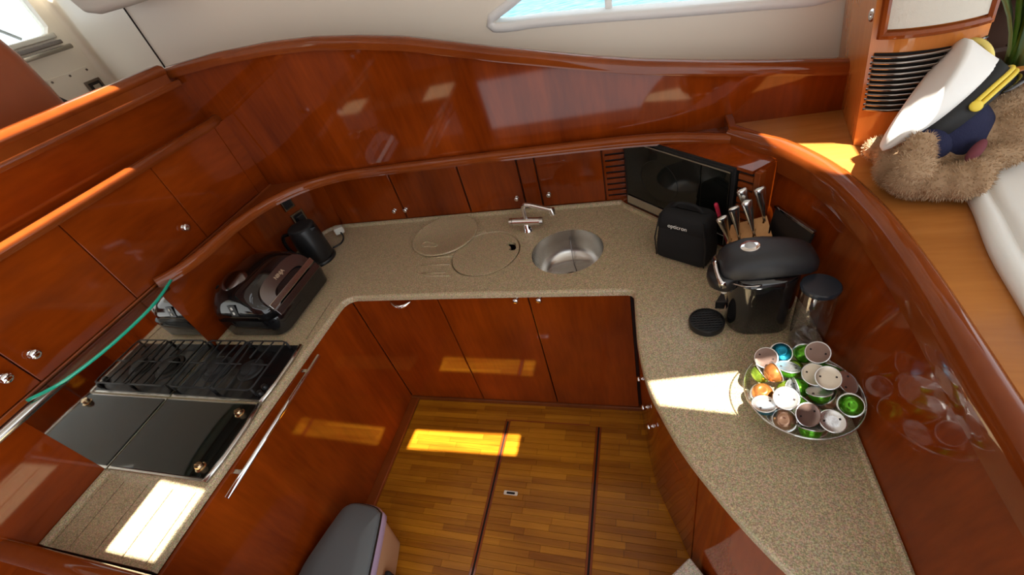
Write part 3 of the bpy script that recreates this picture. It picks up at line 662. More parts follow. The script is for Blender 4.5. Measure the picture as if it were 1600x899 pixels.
for x0, x1 in ((-1.945, -1.722), (-1.712, -1.505)):
    ps = MB(); cx = -1.629 if x1 > -1.7 else -1.815; cy = 0.858
    rc = rrect(x0, x1, 0.735, 0.985, 0.02, 3); rc.append(rc[0])
    ps.tube([v3(p, z) for p in rc], 0.0038, 6)
    for xx in (x0, x1): ps.tube([(xx, cy, z), (cx + (xx - cx) * 0.25, cy, z + 0.002)], 0.0036, 6)
    for w in (cx - 0.058, cx + 0.058): ps.tube(catmull([(w, 0.735, z), (w + (0.012 if w < cx else -0.012), cy, z), (w, 0.985, z)], 5), 0.0034, 6)
    for xx, yy in ((cx, 0.735), (cx, 0.985)):
        ps.tube([(xx, yy, z), (xx, cy + (yy - cy) * 0.25, z + 0.002)], 0.0036, 6)
    for xx, yy in ((x0, 0.74), (x1, 0.74), (x0, 0.98), (x1, 0.98)):
        ps.tube([(xx, yy, ZC + 0.010), (xx, yy, z)], 0.0045, 6)
    ps.build('pan_support', 'cast_iron', g, smooth=True)
for yy in (0.775, 0.745):
    MB().lathe([(0.013, 0), (0.013, 0.004), (0.010, 0.016), (0.001, 0.017)], (-1.487, yy + 0.0, ZC + 0.010), 18).build('control_knob', 'black_satin', g, auto=40)
c = thing('ceramic_hob', 'black glass ceramic hob with two bronze knobs beside the grooved worktop', 'hob', (-1.71, 0.55, ZC), group='domino hobs')
MB().box(HX0_, HX1_ + 0.006, 0.398, 0.704, ZC + 0.0005, ZC + 0.006).build('frame', 'steel', c, bevel=0.002)
MB().box(HX0_ + 0.006, HX1_ - 0.006, 0.408, 0.697, ZC + 0.006, ZC + 0.010).build('glass_top', 'black_glass', c, bevel=0.001)
MB().sweep([(HX1_ - 0.002, 0.398, ZC), (HX1_ + 0.008, 0.49, ZC), (HX1_ + 0.008, 0.61, ZC), (HX1_ - 0.002, 0.704, ZC)], [(-0.006, 0.004), (-0.006, 0.012), (0.0, 0.014), (0.008, 0.010), (0.010, 0.001)]).build('front_trim', 'steel', c, smooth=True)
for yy in (0.655, 0.442):
    k = MB().lathe([(0.019, 0), (0.019, 0.003), (0.014, 0.004), (0.014, 0.018), (0.012, 0.021), (0.001, 0.021)], (-1.518, yy, ZC + 0.010), 24).build('control_knob', 'brass', c, auto=40)
    MB().box(-1.530, -1.506, yy - 0.0025, yy + 0.0025, ZC + 0.030, ZC + 0.034).build('knob_grip', 'brass', k, bevel=0.001)

# ------------------------------------------------------------------ base units
ZB = 0.859
t = thing('appliance_cabinet', 'long dark cherry cabinet front with a full width bar handle below the hobs', 'cabinet', (-1.7, 0.7, 0.0))
MB().box(-1.955, -1.448, 0.118, 1.90, 0.024, ZB - 0.002).build('carcass', 'gap_dark', t)
d = MB().prism([(-1.448, 0.118), (-1.430, 0.118), (-1.422, 1.335), (-1.448, 1.335)], 0.024, ZB - 0.002).build('door', 'cherry', t, bevel=0.002)
hb = MB().tube([(-1.388, 0.375, 0.846), (-1.386, 0.98, 0.852)], 0.0085, 12).build('bar_handle', 'chrome', d, smooth=True)
for yy in (0.462, 0.90):
    MB().box(-1.430, -1.385, yy - 0.008, yy + 0.008, 0.843, 0.852).build('handle_post', 'steel', hb, bevel=0.002)
for x0, x1, lb, kind in ((-1.420, -0.953, 'cherry base cabinet below the worktop with a chrome arch handle', 'arch'),
                         (-0.951, -0.520, 'cherry base cabinet below the chopping board with a knob at its top corner', -0.572),
                         (-0.518, -0.090, 'cherry base cabinet below the sink with a knob at its top corner', -0.468)):
    t = thing('base_cabinet', lb, 'cabinet', ((x0 + x1) / 2, 1.5, 0.03), group='base cabinets under the sink run')
    MB().box(x0 + 0.001, (x1 - 0.001 if kind == 'arch' else x1 - 0.016), 1.352, 1.90, 0.031, 0.70 if x0 > -0.6 else 0.845).build('carcass', 'gap_dark', t)
    d = MB().box(x0 + 0.002, x1 - 0.002, 1.334, 1.352, 0.032, ZB - 0.002).build('door', 'cherry', t, bevel=0.002)
    if kind == 'arch':
        hp = [(-1.205 + 0.115 * i / 12, 1.334 - 0.026 * math.sin(math.pi * i / 12) - 0.002, 0.828 - 0.012 * math.sin(math.pi * i / 12)) for i in range(13)]
        MB().tube(hp, [0.003 + 0.008 * math.sin(math.pi * i / 12) for i in range(13)], 10).build('arch_handle', 'chrome', d, smooth=True)
    else: knob(d, (kind, 1.334, 0.828), (0, -1, 0), 0.014)
# curved units
FL = sum((b_ - a).length for a, b_ in zip(FRONT, FRONT[1:]))
def arc_at(yq):
    s = 0
    for a, b_ in zip(FRONT, FRONT[1:]):
        if a.y >= yq >= b_.y: return s + (b_ - a).length * (a.y - yq) / max(1e-9, a.y - b_.y)
        s += (b_ - a).length
    return s
def curved(mb, s0, s1, z0, z1, off=0.0, th=0.018, n=14):
    P = sub_path(FRONT, s0, s1, n); Q = []
    for i, p in enumerate(P):
        tt = (P[min(i + 1, n - 1)] - P[max(i - 1, 0)]).normalized(); nn = Vector((tt.y, -tt.x, 0))
        if nn.x > 0: nn = -nn
        Q.append((p + nn * off, p - nn * (th - off)))
    return mb.rings([[v3(a, z0), v3(a, z1), v3(b_, z1), v3(b_, z0)] for a, b_ in Q])
s1, s2, s3 = arc_at(1.06), arc_at(0.652), FL
for s0, s1_, lb, parts_, kp in ((0.004, s1, 'curved cherry cabinet door in the inner corner, next to the sink base', ((0.03, ZB - 0.002, 'door'),), ((1.115, 0.575),)),
                          (s1 + 0.002, s2, 'curved cherry cabinet with a drawer above a door, below the coffee machine side', ((0.03, 0.548, 'door'), (0.552, ZB - 0.002, 'drawer')), ((1.04, 0.49), (0.95, 0.502))),
                          (s2 + 0.004, s3, 'curved cherry cabinet panel beside the carpeted step', ((0.03, ZB - 0.002, 'panel'),), ())):
    a = sub_path(FRONT, s0, s1_, 3)[1]
    t = thing('curved_cabinet', lb, 'cabinet', (a.x, a.y, 0.0), group='curved cabinets')
    curved(MB(), s0, s1_, 0.004, ZB - 0.002, -0.020, 0.012).build('carcass', 'gap_dark', t)
    for z0, z1, nm in parts_:
        d = curved(MB(), s0 + 0.001, s1_ - 0.001, z0, z1).build(nm, 'cherry', t, auto=40)
        for ky, kz in kp:
            if z0 < kz < z1:
                kk = sub_path(FRONT, arc_at(ky), arc_at(ky) + 0.01, 2); tt = (kk[1] - kk[0]).normalized(); nn = Vector((tt.y, -tt.x, 0)); nn = -nn if nn.x > 0 else nn
                knob(d, v3(kk[0], kz), nn, 0.011)
struct(MB().box(-0.14, 0.03, 1.354, 1.40, 0.0, 0.857), 'wall_inner_corner', 'gap_dark')
struct(curved(MB(), 0.0, FL, 0.0, 0.028, -0.004, 0.02, 40), 'baseboard_right', 'teak_dark')
# carpeted step
struct(MB().prism([(0.096, 0.612), (0.02, 0.535), (-0.1, 0.41), (-0.1, 0.1), (0.40, 0.1), (0.40, 0.30), (0.215, 0.47)], 0.0, 0.18), 'step', 'carpet', bevel=0.006)
# partition with rail at the end of the hob worktop
struct(MB().box(-1.96, -1.30, 0.085, 0.112, 0.0, 0.985), 'partition', 'cherry')
struct(MB().sweep([(-1.99, 0.098, 0.99), (-1.29, 0.092, 0.99)], [(0.026, -0.02), (0.030, 0.0), (0.02, 0.012), (0.0, 0.015), (-0.018, 0.012), (-0.026, 0.0), (-0.024, -0.02)]), 'trim_13', 'cherry_trim', auto=60)

# ------------------------------------------------------------------ glass shelf
gs = thing('glass_shelf', 'bowed glass shelf with a bright green edge under the wall cupboards', 'shelf', (-1.9, 0.77, 1.262))
ge = cm2([(-1.948, 0.446), (-1.881, 0.517), (-1.847, 0.626), (-1.838, 0.754), (-1.852, 0.887), (-1.904, 1.02), (-1.948, 1.084)], 6)
gpoly = [(p.x, p.y) for p in ge]
MB().prism(gpoly, 1.2645, 1.2755).build('pane', 'shelf_glass', gs)
MB().sweep([v3(p, 1.264) for p in ge], [(0.0, 0.0), (0.0, 0.012), (0.006, 0.011), (0.007, 0.006), (0.006, 0.001)]).build('polished_edge', 'glass_edge', gs, smooth=True)

# ------------------------------------------------------------------ sockets, plug, cable
def corner_pt(s_, z, out=0.0):
    P = sub_path(CORNER_B, s_, s_ + 0.004, 2); tt = (P[1] - P[0]).normalized(); nn = Vector((-tt.y, tt.x, 0))
    if nn.x < 0: nn = -nn
    k = (z - ZC) / 0.372; q = P[0] + nn * out; return Vector((q.x + 0.03 * k, q.y - 0.03 * k, z)), tt, nn
for s_, z, w_, h_, lb in ((0.215, 1.17, 0.066, 0.075, 'dark double socket plate high in the corner under the ledge'), (0.20, 1.055, 0.080, 0.085, 'black socket with a plug in it, above the kettle cable')):
    c0, tt, nn = corner_pt(s_, z, 0.006)
    Mx = frame(c0, tt, Vector((0, 0, 1)), nn)
    sp = thing('wall_socket', lb, 'socket', c0, M=Mx)
    MB().box(-w_ / 2, w_ / 2, -h_ / 2, h_ / 2, -0.004, 0.004).build('plate', 'smoked_chrome', sp, local=True, bevel=0.002)
    MB().box(-w_ * .36, w_ * .36, -h_ * .36, h_ * .36, 0.004, 0.007).build('insert', 'black_satin', sp, local=True, bevel=0.001)
    if z < 1.1: MB().box(-0.022, 0.022, -0.026, 0.026, 0.007, 0.026).build('plug', 'black_satin', sp, local=True, bevel=0.006)
pl = thing('mains_plug', 'white mains plug lying with its cable in the corner by the kettle', 'plug', (-1.735, 1.842, ZC), R_(35))
MB().box(-0.026, 0.026, -0.018, 0.018, 0.016, 0.056).build('body', 'plug_white', pl, local=True, bevel=0.005)
MB().tube(catmull([(0.0, 0, 0.03), (0.01, -0.05, 0.012), (-0.01, -0.10, 0.006), (-0.06, -0.12, 0.006)], 6), 0.005, 8).build('cable', 'black_satin', pl, local=True, smooth=True)

# ------------------------------------------------------------------ kettle
kt = thing('kettle', 'black cylindrical kettle standing in the corner behind the grill', 'kettle', (-1.745, 1.62, ZC))
MB().lathe([(0.085, 0), (0.087, 0.004), (0.085, 0.016), (0.080, 0.02)], (-1.745, 1.62, ZC + 0.0005), 36).build('base', 'black_satin', kt, smooth=True)
MB().lathe([(0.076, 0.02), (0.079, 0.03), (0.077, 0.12), (0.073, 0.20), (0.070, 0.214)], (-1.745, 1.62, ZC), 36).build('body', 'black_satin', kt, auto=50)
MB().lathe([(0.070, 0.214), (0.067, 0.220), (0.05, 0.223), (0.001, 0.224)], (-1.745, 1.62, ZC), 30).build('lid', 'black_matt', kt, smooth=True)
MB().tube(catmull([(-1.81, 1.60, ZC + 0.19), (-1.855, 1.585, ZC + 0.185), (-1.87, 1.58, ZC + 0.13), (-1.855, 1.585, ZC + 0.07), (-1.815, 1.60, ZC + 0.05)], 6), 0.010, 10).build('handle', 'black_gloss', kt, smooth=True)
MB().add([(-1.678, 1.60, ZC + 0.212), (-1.685, 1.595, ZC + 0.185), (-1.675, 1.63, ZC + 0.185), (-1.676, 1.64, ZC + 0.212), (-1.655, 1.618, ZC + 0.210)], [(0, 1, 4), (1, 2, 4), (2, 3, 4), (3, 0, 4), (0, 3, 2, 1)]).build('spout', 'black_satin', kt)

# ------------------------------------------------------------------ grill machine
gx, gy = -1.755, 1.252
gr_ = thing('grill_machine', 'black countertop grill with a gunmetal handle band and chrome top dial', 'grill', (gx, gy, ZC))
def gsec(z, x0, x1, y0, y1, r): return [v3(p, ZC + z) for p in rrect(x0, x1, y0, y1, r, 6)]
MB().rings([gsec(0.001, -1.90, -1.600, 1.070, 1.440, 0.05), gsec(0.012, -1.925, -1.578, 1.052, 1.458, 0.055), gsec(0.085, -1.930, -1.572, 1.048, 1.462, 0.055), gsec(0.105, -1.930, -1.575, 1.048, 1.462, 0.055)]).build('base', 'black_gloss', gr_, auto=35)
MB().rings([gsec(0.107, -1.930, -1.590, 1.050, 1.460, 0.06), gsec(0.150, -1.928, -1.604, 1.054, 1.456, 0.065), gsec(0.195, -1.920, -1.640, 1.070, 1.440, 0.075), gsec(0.225, -1.905, -1.690, 1.10, 1.41, 0.08), gsec(0.238, -1.88, -1.735, 1.14, 1.37, 0.06)]).build('lid', 'black_gloss', gr_, smooth=True)
# sloping handle band: arch on the front of the lid
bf = Vector((-1.588, 1.255, ZC + 0.112)); bu = Vector((0, 1, 0)); bvv = Vector((-0.52, 0, 0.854)).normalized(); bnn = bu.cross(bvv)
def bandpt(u, v, n_=0.0): return bf + bu * u + bvv * v + bnn * n_
op = []; ip = []
for k in range(25):
    a = math.pi * k / 24
    op.append((-0.165 * math.copysign(abs(math.cos(a)) ** 0.55, math.cos(a)), 0.128 * abs(math.sin(a)) ** 0.55))
    ip.append((-0.105 * math.copysign(abs(math.cos(a)) ** 0.5, math.cos(a)), 0.020 + 0.052 * abs(math.sin(a)) ** 0.5))
bd = MB(); bd.rings([[bandpt(o_[0], o_[1], 0.012), bandpt(i_[0], i_[1], 0.016), bandpt(i_[0], i_[1], 0.0), bandpt(o_[0], o_[1], -0.012)] for o_, i_ in zip(op, ip)])
band = bd.build('handle_band', 'gunmetal', gr_, auto=40)
MB().rings([[bandpt(u, 0.018, 0.020), bandpt(u, 0.046, 0.026), bandpt(u, 0.046, 0.010), bandpt(u, 0.018, 0.006)] for u in [-0.168 + 0.336 * i / 10 for i in range(11)]]).build('handle_bar', 'steel', gr_, bevel=0.003)
MB().rings([[bandpt(u, -0.020, 0.014), bandpt(u, 0.012, 0.020), bandpt(u, 0.012, 0.006), bandpt(u, -0.020, 0.002)] for u in [-0.166 + 0.332 * i / 10 for i in range(11)]]).build('lower_band', 'gunmetal', gr_, bevel=0.003)
text_mesh('NINJA', 0.024, frame(bandpt(-0.005, 0.098, 0.0165), bu, bvv, bnn), 'lettering', 'print_gold', gr_)
MB().lathe([(0.062, 0), (0.064, 0.008), (0.058, 0.020), (0.040, 0.028), (0.015, 0.031), (0.001, 0.031)], (-1.805, 1.180, ZC + 0.226), 36, (0.12, -0.22, 0.95)).build('top_dial', 'gunmetal', gr_, smooth=True)
cpn = MB().box(-0.028, 0.028, -0.020, 0.020, 0, 0.003, frame(Vector((-1.768, 1.058, ZC + 0.165)), Vector((0, 0.25, 0.97)).normalized(), Vector((-1, 0, 0)), Vector((0, -0.97, 0.25)).normalized())).build('control_panel', 'black_satin', gr_, bevel=0.001)
for yy in (-0.012, 0.012):
    MB().box(yy - 0.006, yy + 0.006, -0.004, 0.004, 0.003, 0.006, frame(Vector((-1.768, 1.058, ZC + 0.165)), Vector((0, 0.25, 0.97)).normalized(), Vector((-1, 0, 0)), Vector((0, -0.97, 0.25)).normalized())).build('button', 'print_white', cpn)
for yy in (1.155, 1.345): MB().cyl((-1.86, yy, ZC + 0.20), (-1.90, yy, ZC + 0.215), 0.018).build('hinge', 'black_satin', gr_)

# ------------------------------------------------------------------ microwave
mw = thing('microwave', 'built-in black glass microwave with a silver bottom strip across the corner', 'microwave', dg(0.29, 0, ZC + 0.02))
dgbox(MB(), 0.012, 0.562, -0.028, 0.004, ZC + 0.022, 1.258).build('body', 'black_matt', mw, bevel=0.002)
dr_ = dgbox(MB(), 0.030, 0.425, 0.004, 0.012, ZC + 0.085, 1.236).build('door', 'black_glass', mw, bevel=0.002)
dgbox(MB(), 0.428, 0.548, 0.004, 0.012, ZC + 0.085, 1.236).build('control_panel', 'black_glass', mw, bevel=0.002)
dgbox(MB(), 0.030, 0.548, 0.004, 0.016, ZC + 0.040, ZC + 0.082).build('silver_strip', 'steel', mw, bevel=0.001)
dgbox(MB(), 0.030, 0.548, 0.004, 0.013, 1.237, 1.242).build('top_edge', 'steel', mw)
MB().tube([dg(0.22 + 0.10 * math.cos(a), 0.0125, 1.10 + 0.09 * math.sin(a)) for a in [2 * math.pi * k / 32 for k in range(33)]], 0.0007, 5).build('window_ring', 'black_satin', dr_)
dgbox(MB(), 0.027, 0.553, -0.02, 0.006, 1.243, 1.252).build('vent_edge', 'black_satin', mw)

# ------------------------------------------------------------------ binocular bag
bgM = Matrix.Translation(Vector((0.128, 1.500, ZC))) @ Matrix.Rotation(R_(-31), 4, 'Z')
bag = thing('camera_bag', 'black fabric carry case standing in front of the microwave', 'bag', (0, 0, 0), M=bgM)
secs = [(0.001, 0.095, 0.050), (0.012, 0.102, 0.060), (0.06, 0.103, 0.062), (0.13, 0.098, 0.056), (0.19, 0.092, 0.048), (0.205, 0.084, 0.040)]
MB().rings([[Vector((p[0], p[1], z)) for p in rrect(-a, a, -b_, b_, 0.022, 5)] for z, a, b_ in secs]).build('body', 'black_fabric', bag, local=True, smooth=True)
MB().rings([[Vector((p[0], p[1], z)) for p in rrect(-a, a, -b_, b_, 0.022, 5)] for z, a, b_ in [(0.150, 0.0985, 0.0575), (0.196, 0.094, 0.051), (0.212, 0.084, 0.040), (0.215, 0.06, 0.02)]]).build('flap', 'black_fabric', bag, local=True, smooth=True)
MB().tube([(-0.085, -0.048, 0.205), (-0.102, -0.06, 0.10), (-0.098, -0.056, 0.01)], 0.003, 6).build('piping', 'black_satin', bag, local=True)
MB().tube([(0.085, -0.048, 0.205), (0.102, -0.06, 0.10), (0.098, -0.056, 0.01)], 0.003, 6).build('piping', 'black_satin', bag, local=True)
MB().tube(catmull([(-0.06, 0.0, 0.214), (-0.03, 0.0, 0.238), (0.03, 0.0, 0.238), (0.06, 0.0, 0.214)], 6), 0.006, 8).build('carry_loop', 'black_fabric', bag, local=True, smooth=True)
text_mesh('opticron', 0.022, bgM @ frame(Vector((-0.01, -0.0575, 0.168)), Vector((1, 0, 0)), Vector((0, 0.14, 0.99)), Vector((0, -0.99, 0.14))), 'lettering', 'print_white', bag)

# ------------------------------------------------------------------ knife block with knives
KT = {'nl': Vector((0.232, 1.312, 1.000)), 'nr': Vector((0.392, 1.296, 1.045)), 'fr': Vector((0.372, 1.405, 1.120)), 'fl': Vector((0.266, 1.413, 1.085))}
kb = thing('knife_block', 'pale wooden knife block with a sloping top behind the coffee machine', 'knife block', (0.33, 1.385, ZC))
blk = MB().add([(0.255, 1.315, ZC + 0.001), (0.395, 1.300, ZC + 0.001), (0.376, 1.400, ZC + 0.001), (0.290, 1.408, ZC + 0.001), KT['nl'], KT['nr'], KT['fr'], KT['fl']],
               [(3, 2, 1, 0), (4, 5, 6), (4, 6, 7), (0, 1, 5, 4), (1, 2, 6, 5), (2, 3, 7, 6), (3, 0, 4, 7)]).build('block', 'oak_block', kb)
def kface(a, b_):   # a across (left..right), b_ near..far
    return (KT['nl'] * (1 - a) + KT['nr'] * a) * (1 - b_) + (KT['fl'] * (1 - a) + KT['fr'] * a) * b_
ktn = (KT['nr'] - KT['nl']).cross(KT['fl'] - KT['nl']).normalized(); kty = (KT['fl'] - KT['nl']).normalized()
def on_block(u, v):
    d = ray(u, v); return CAM + d * ((KT['nl'] - CAM).dot(ktn) / d.dot(ktn))
SLOTS = [(1141, 380), (1155, 372), (1178, 366), (1194, 343), (1171, 344), (1203, 358)]
cut = MB()
for u, v in SLOTS: cut.box(-0.003, 0.003, -0.013, 0.013, -0.09, 0.02, frame(on_block(u, v), kty.cross(Vector((0, 0, 1))).normalized(), Vector((0, 0, 1)).cross(kty.cross(Vector((0, 0, 1)))).normalized(), Vector((0, 0, 1))))
cutter = cut.build('slot_cutter', 'oak_block', kb)
bo_ = blk.modifiers.new('slots', 'BOOLEAN'); bo_.operation = 'DIFFERENCE'; bo_.solver = 'EXACT'; bo_.object = cutter
bpy.context.view_layer.update()
me_k = bpy.data.meshes.new_from_object(blk.evaluated_get(bpy.context.evaluated_depsgraph_get())); blk.modifiers.clear(); blk.data = me_k
bpy.data.objects.remove(cutter)
kl = [('steel handled knife standing lowest in the block, next to the red tool', SLOTS[0], 0, (1127, 339)), ('steel handled knife with a dark ring at its end, in the block', SLOTS[1], 0, (1146, 323)),
      ('bright steel knife in front of a browner one in the middle of the block', SLOTS[2], 0, (1166, 313)), ('grey handled knife standing alone at the wall end of the block', SLOTS[3], 0, (1187, 293)),
      ('brownish steel knife half hidden behind a brighter one in the block', SLOTS[4], 0, (1159, 295))]
for i, (lb, pb_, zb, pt_) in enumerate(kl):
    p = on_block(*pb_); zb = p.z; q_ = onz(pt_[0], pt_[1], zb + 0.118); ax_ = (q_ - p).normalized(); hl = (q_ - p).length / 0.113
    xx = (AX - ax_ * AX.dot(ax_)).normalized(); yy = ax_.cross(xx)
    kf = thing('knife', lb, 'knife', (0, 0, 0), M=frame(p + ax_ * 0.001, xx, yy, ax_), group='knives in the block')
    hs_ = [(0.0, 0.005, 0.004), (0.015, 0.0055, 0.005), (0.04, 0.008, 0.007), (0.07, 0.0115, 0.009), (0.095, 0.0135, 0.010), (0.108, 0.0140, 0.0105), (0.112, 0.010, 0.008)]
    MB().rings([[Vector((math.cos(w_) * a * (1.0 + 3.2 * z), math.sin(w_) * b_, z * hl)) for w_ in [2 * math.pi * j / 14 for j in range(14)]] for z, a, b_ in hs_]).build('handle', 'steel', kf, local=True, smooth=True)
    MB().box(-0.001, 0.001, -0.010, 0.010, -0.05, 0.003).build('blade', 'steel', kf, local=True)
    if i == 1: MB().lathe([(0.0186, 0.101 * hl), (0.0190, 0.104 * hl), (0.0188, 0.107 * hl)], (0, 0, 0), 16, sy=0.58).build('end_ring', 'black_satin', kf, local=True, smooth=True)
p = onz(1128, 352, 1.03); q_ = onz(1118, 317, 1.13); ax_ = (q_ - p).normalized()
rs_ = thing('red_tool', 'slim red handled kitchen tool standing at the knife block', 'kitchen tool', (0, 0, 0), M=frame(p, ax_.orthogonal().normalized(), ax_.cross(ax_.orthogonal().normalized()), ax_))
MB().rings([[Vector((math.cos(w_) * a, math.sin(w_) * a * .8, z)) for w_ in [2 * math.pi * j / 12 for j in range(12)]] for z, a in ((-0.12, .003), (0, .004), (.03, .007), (.06, .008), (.075, .0085), (.078, .0065), (.081, .0085), (.098, .008), (.102, .005))]).build('handle', 'red_plastic', rs_, local=True, smooth=True)
# dark flap on the right wall behind the block
sc = Vector((0.425, 1.325, 1.10)); tt = Vector((0.42, -0.90, 0)).normalized(); nn = Vector((-0.90, -0.42, 0.18)).normalized(); uu = nn.cross(tt)
sp = thing('wall_socket', 'black socket plate with a bronze edge on the curved wall behind the knife block', 'socket', sc, M=frame(sc, tt, -uu if uu.z < 0 else uu, nn))
MB().box(-0.085, 0.085, -0.055, 0.055, -0.006, 0.004).build('plate', 'black_satin', sp, local=True, bevel=0.003)
MB().box(-0.088, 0.088, 0.050, 0.058, -0.006, 0.007).build('edge_strip', 'smoked_chrome', sp, local=True, bevel=0.001)

# ------------------------------------------------------------------ coffee machine
cmM = Matrix.Translation(Vector((0.315, 1.135, ZC))) @ Matrix.Rotation(R_(4), 4, 'Z')
cf = thing('coffee_machine', 'glossy black capsule coffee machine with a domed head and round drip tray', 'coffee machine', (0, 0, 0), M=cmM)
def csec(z, x0, x1, w, r): return [Vector((p[0], p[1], z)) for p in rrect(x0, x1, -w, w, r, 6)]
MB().rings([csec(0.001, -0.085, 0.095, 0.062, 0.055), csec(0.01, -0.09, 0.098, 0.066, 0.06), csec(0.10, -0.09, 0.098, 0.066, 0.06), csec(0.20, -0.088, 0.10, 0.066, 0.06), csec(0.228, -0.088, 0.10, 0.064, 0.058)]).build('body', 'black_gloss', cf, local=True, smooth=True)
hd = MB()
hs2 = [(-0.125, 0.030, 0.24, 0.272), (-0.118, 0.048, 0.228, 0.290), (-0.095, 0.061, 0.222, 0.306), (-0.05, 0.068, 0.222, 0.318), (0.0, 0.069, 0.224, 0.318), (0.06, 0.066, 0.226, 0.309), (0.105, 0.060, 0.228, 0.296), (0.125, 0.048, 0.230, 0.284), (0.134, 0.030, 0.236, 0.270)]
rg_ = []
for x, w_, z0, z1 in hs2:
    zc_ = (z0 + z1) / 2; h_ = (z1 - z0) / 2
    rg_.append([Vector((x, w_ * math.copysign(abs(math.cos(q)) ** .7, math.cos(q)), zc_ + h_ * math.copysign(abs(math.sin(q)) ** .7, math.sin(q)))) for q in [2 * math.pi * j / 24 for j in range(24)]])
hd.rings(rg_).build('head', 'black_dusty', cf, local=True, smooth=True)
bt = MB().lathe([(0.026, 0), (0.026, 0.004), (0.022, 0.006), (0.001, 0.006)], (-0.045, 0.0, 0.315), 28, (-0.12, 0, 1)).build('top_button', 'chrome', cf, local=True, auto=40)
MB().lathe([(0.015, 0.006), (0.013, 0.0085), (0.001, 0.009)], (-0.045, 0.0, 0.315), 24, (-0.12, 0, 1)).build('button_cap', 'grey_plastic', bt, local=True, smooth=True)
lv = [[Vector((-0.118 - 0.016 * math.sin(q), 0.066 * math.cos(q), 0.262 - 0.03 * abs(math.cos(q)))) + d_ for d_ in (Vector((0, 0, 0.011)), Vector((-0.008, 0, 0.004)), Vector((-0.008, 0, -0.014)), Vector((0.004, 0, -0.012)))] for q in [math.pi * j / 16 for j in range(17)]]
MB().rings(lv).build('chrome_collar', 'chrome', cf, local=True, smooth=True)
MB().rings([[Vector((x + math.cos(q) * a, math.sin(q) * a, z)) for q in [2 * math.pi * j / 24 for j in range(24)]] for z, x, a in ((0.235, -0.105, 0.050), (0.21, -0.108, 0.050), (0.185, -0.108, 0.044), (0.168, -0.104, 0.030), (0.160, -0.102, 0.018))]).build('spout_head', 'black_satin', cf, local=True, smooth=True)
MB().cyl((-0.103, 0, 0.163), (-0.103, 0, 0.140), 0.012, 0.009, 14).build('spout', 'plug_white', cf, local=True, auto=40)
tr = MB().lathe([(0.052, 0), (0.056, 0.003), (0.057, 0.020), (0.055, 0.025), (0.050, 0.026), (0.049, 0.021), (0.001, 0.021)], (-0.150, -0.010, 0.001), 40).build('drip_tray', 'black_satin', cf, local=True, auto=40)
for k in range(9):
    yy = -0.044 + 0.011 * k; hw = math.sqrt(max(1e-6, 0.0485 ** 2 - yy ** 2))
    MB().box(-0.150 - hw, -0.150 + hw, -0.010 + yy - 0.0016, -0.010 + yy + 0.0016, 0.021, 0.0245).build('grid_bar', 'black_matt', tr, local=True)
    MB().box(-0.150 + yy - 0.0016, -0.150 + yy + 0.0016, -0.010 - hw, -0.010 + hw, 0.021, 0.0240).build('grid_bar', 'black_matt', tr, local=True)
MB().add([(-0.118, 0.035, 0.03), (-0.088, 0.075, 0.03), (-0.088, 0.03, 0.03), (-0.118, 0.035, 0.062), (-0.085, 0.080, 0.075), (-0.086, 0.02, 0.075)], [(2, 1, 0), (3, 4, 5), (0, 1, 4, 3), (1, 2, 5, 4), (2, 0, 3, 5)]).build('tray_arm', 'black_satin', cf, local=True, bevel=0.003)
MB().tube(catmull([(-0.02, -0.070, 0.224), (-0.06, -0.066, 0.220), (-0.095, -0.050, 0.222)], 5), 0.003, 6).build('hinge_trim', 'smoked_chrome', cf, local=True, smooth=True)
# water tank
wt = thing('water_tank', 'clear plastic water tank with a round black lid next to the coffee machine', 'container', (0.440, 1.042, ZC))
MB().lathe([(0.046, 0.001), (0.047, 0.006), (0.047, 0.225), (0.0465, 0.228)], (0.440, 1.042, ZC), 40, cap1=False).build('tank', 'smoke_plastic', wt, smooth=True)
MB().lathe([(0.040, 0.004), (0.0455, 0.008), (0.0455, 0.026), (0.044, 0.030), (0.028, 0.034), (0.001, 0.034)], (0.440, 1.042, ZC), 40).build('foot', 'smoke_plastic', wt, smooth=True)
MB().lathe([(0.0485, 0.226), (0.0495, 0.230), (0.0495, 0.238), (0.046, 0.241), (0.001, 0.2415)], (0.440, 1.042, ZC), 40).build('lid', 'black_lid', wt, auto=40)

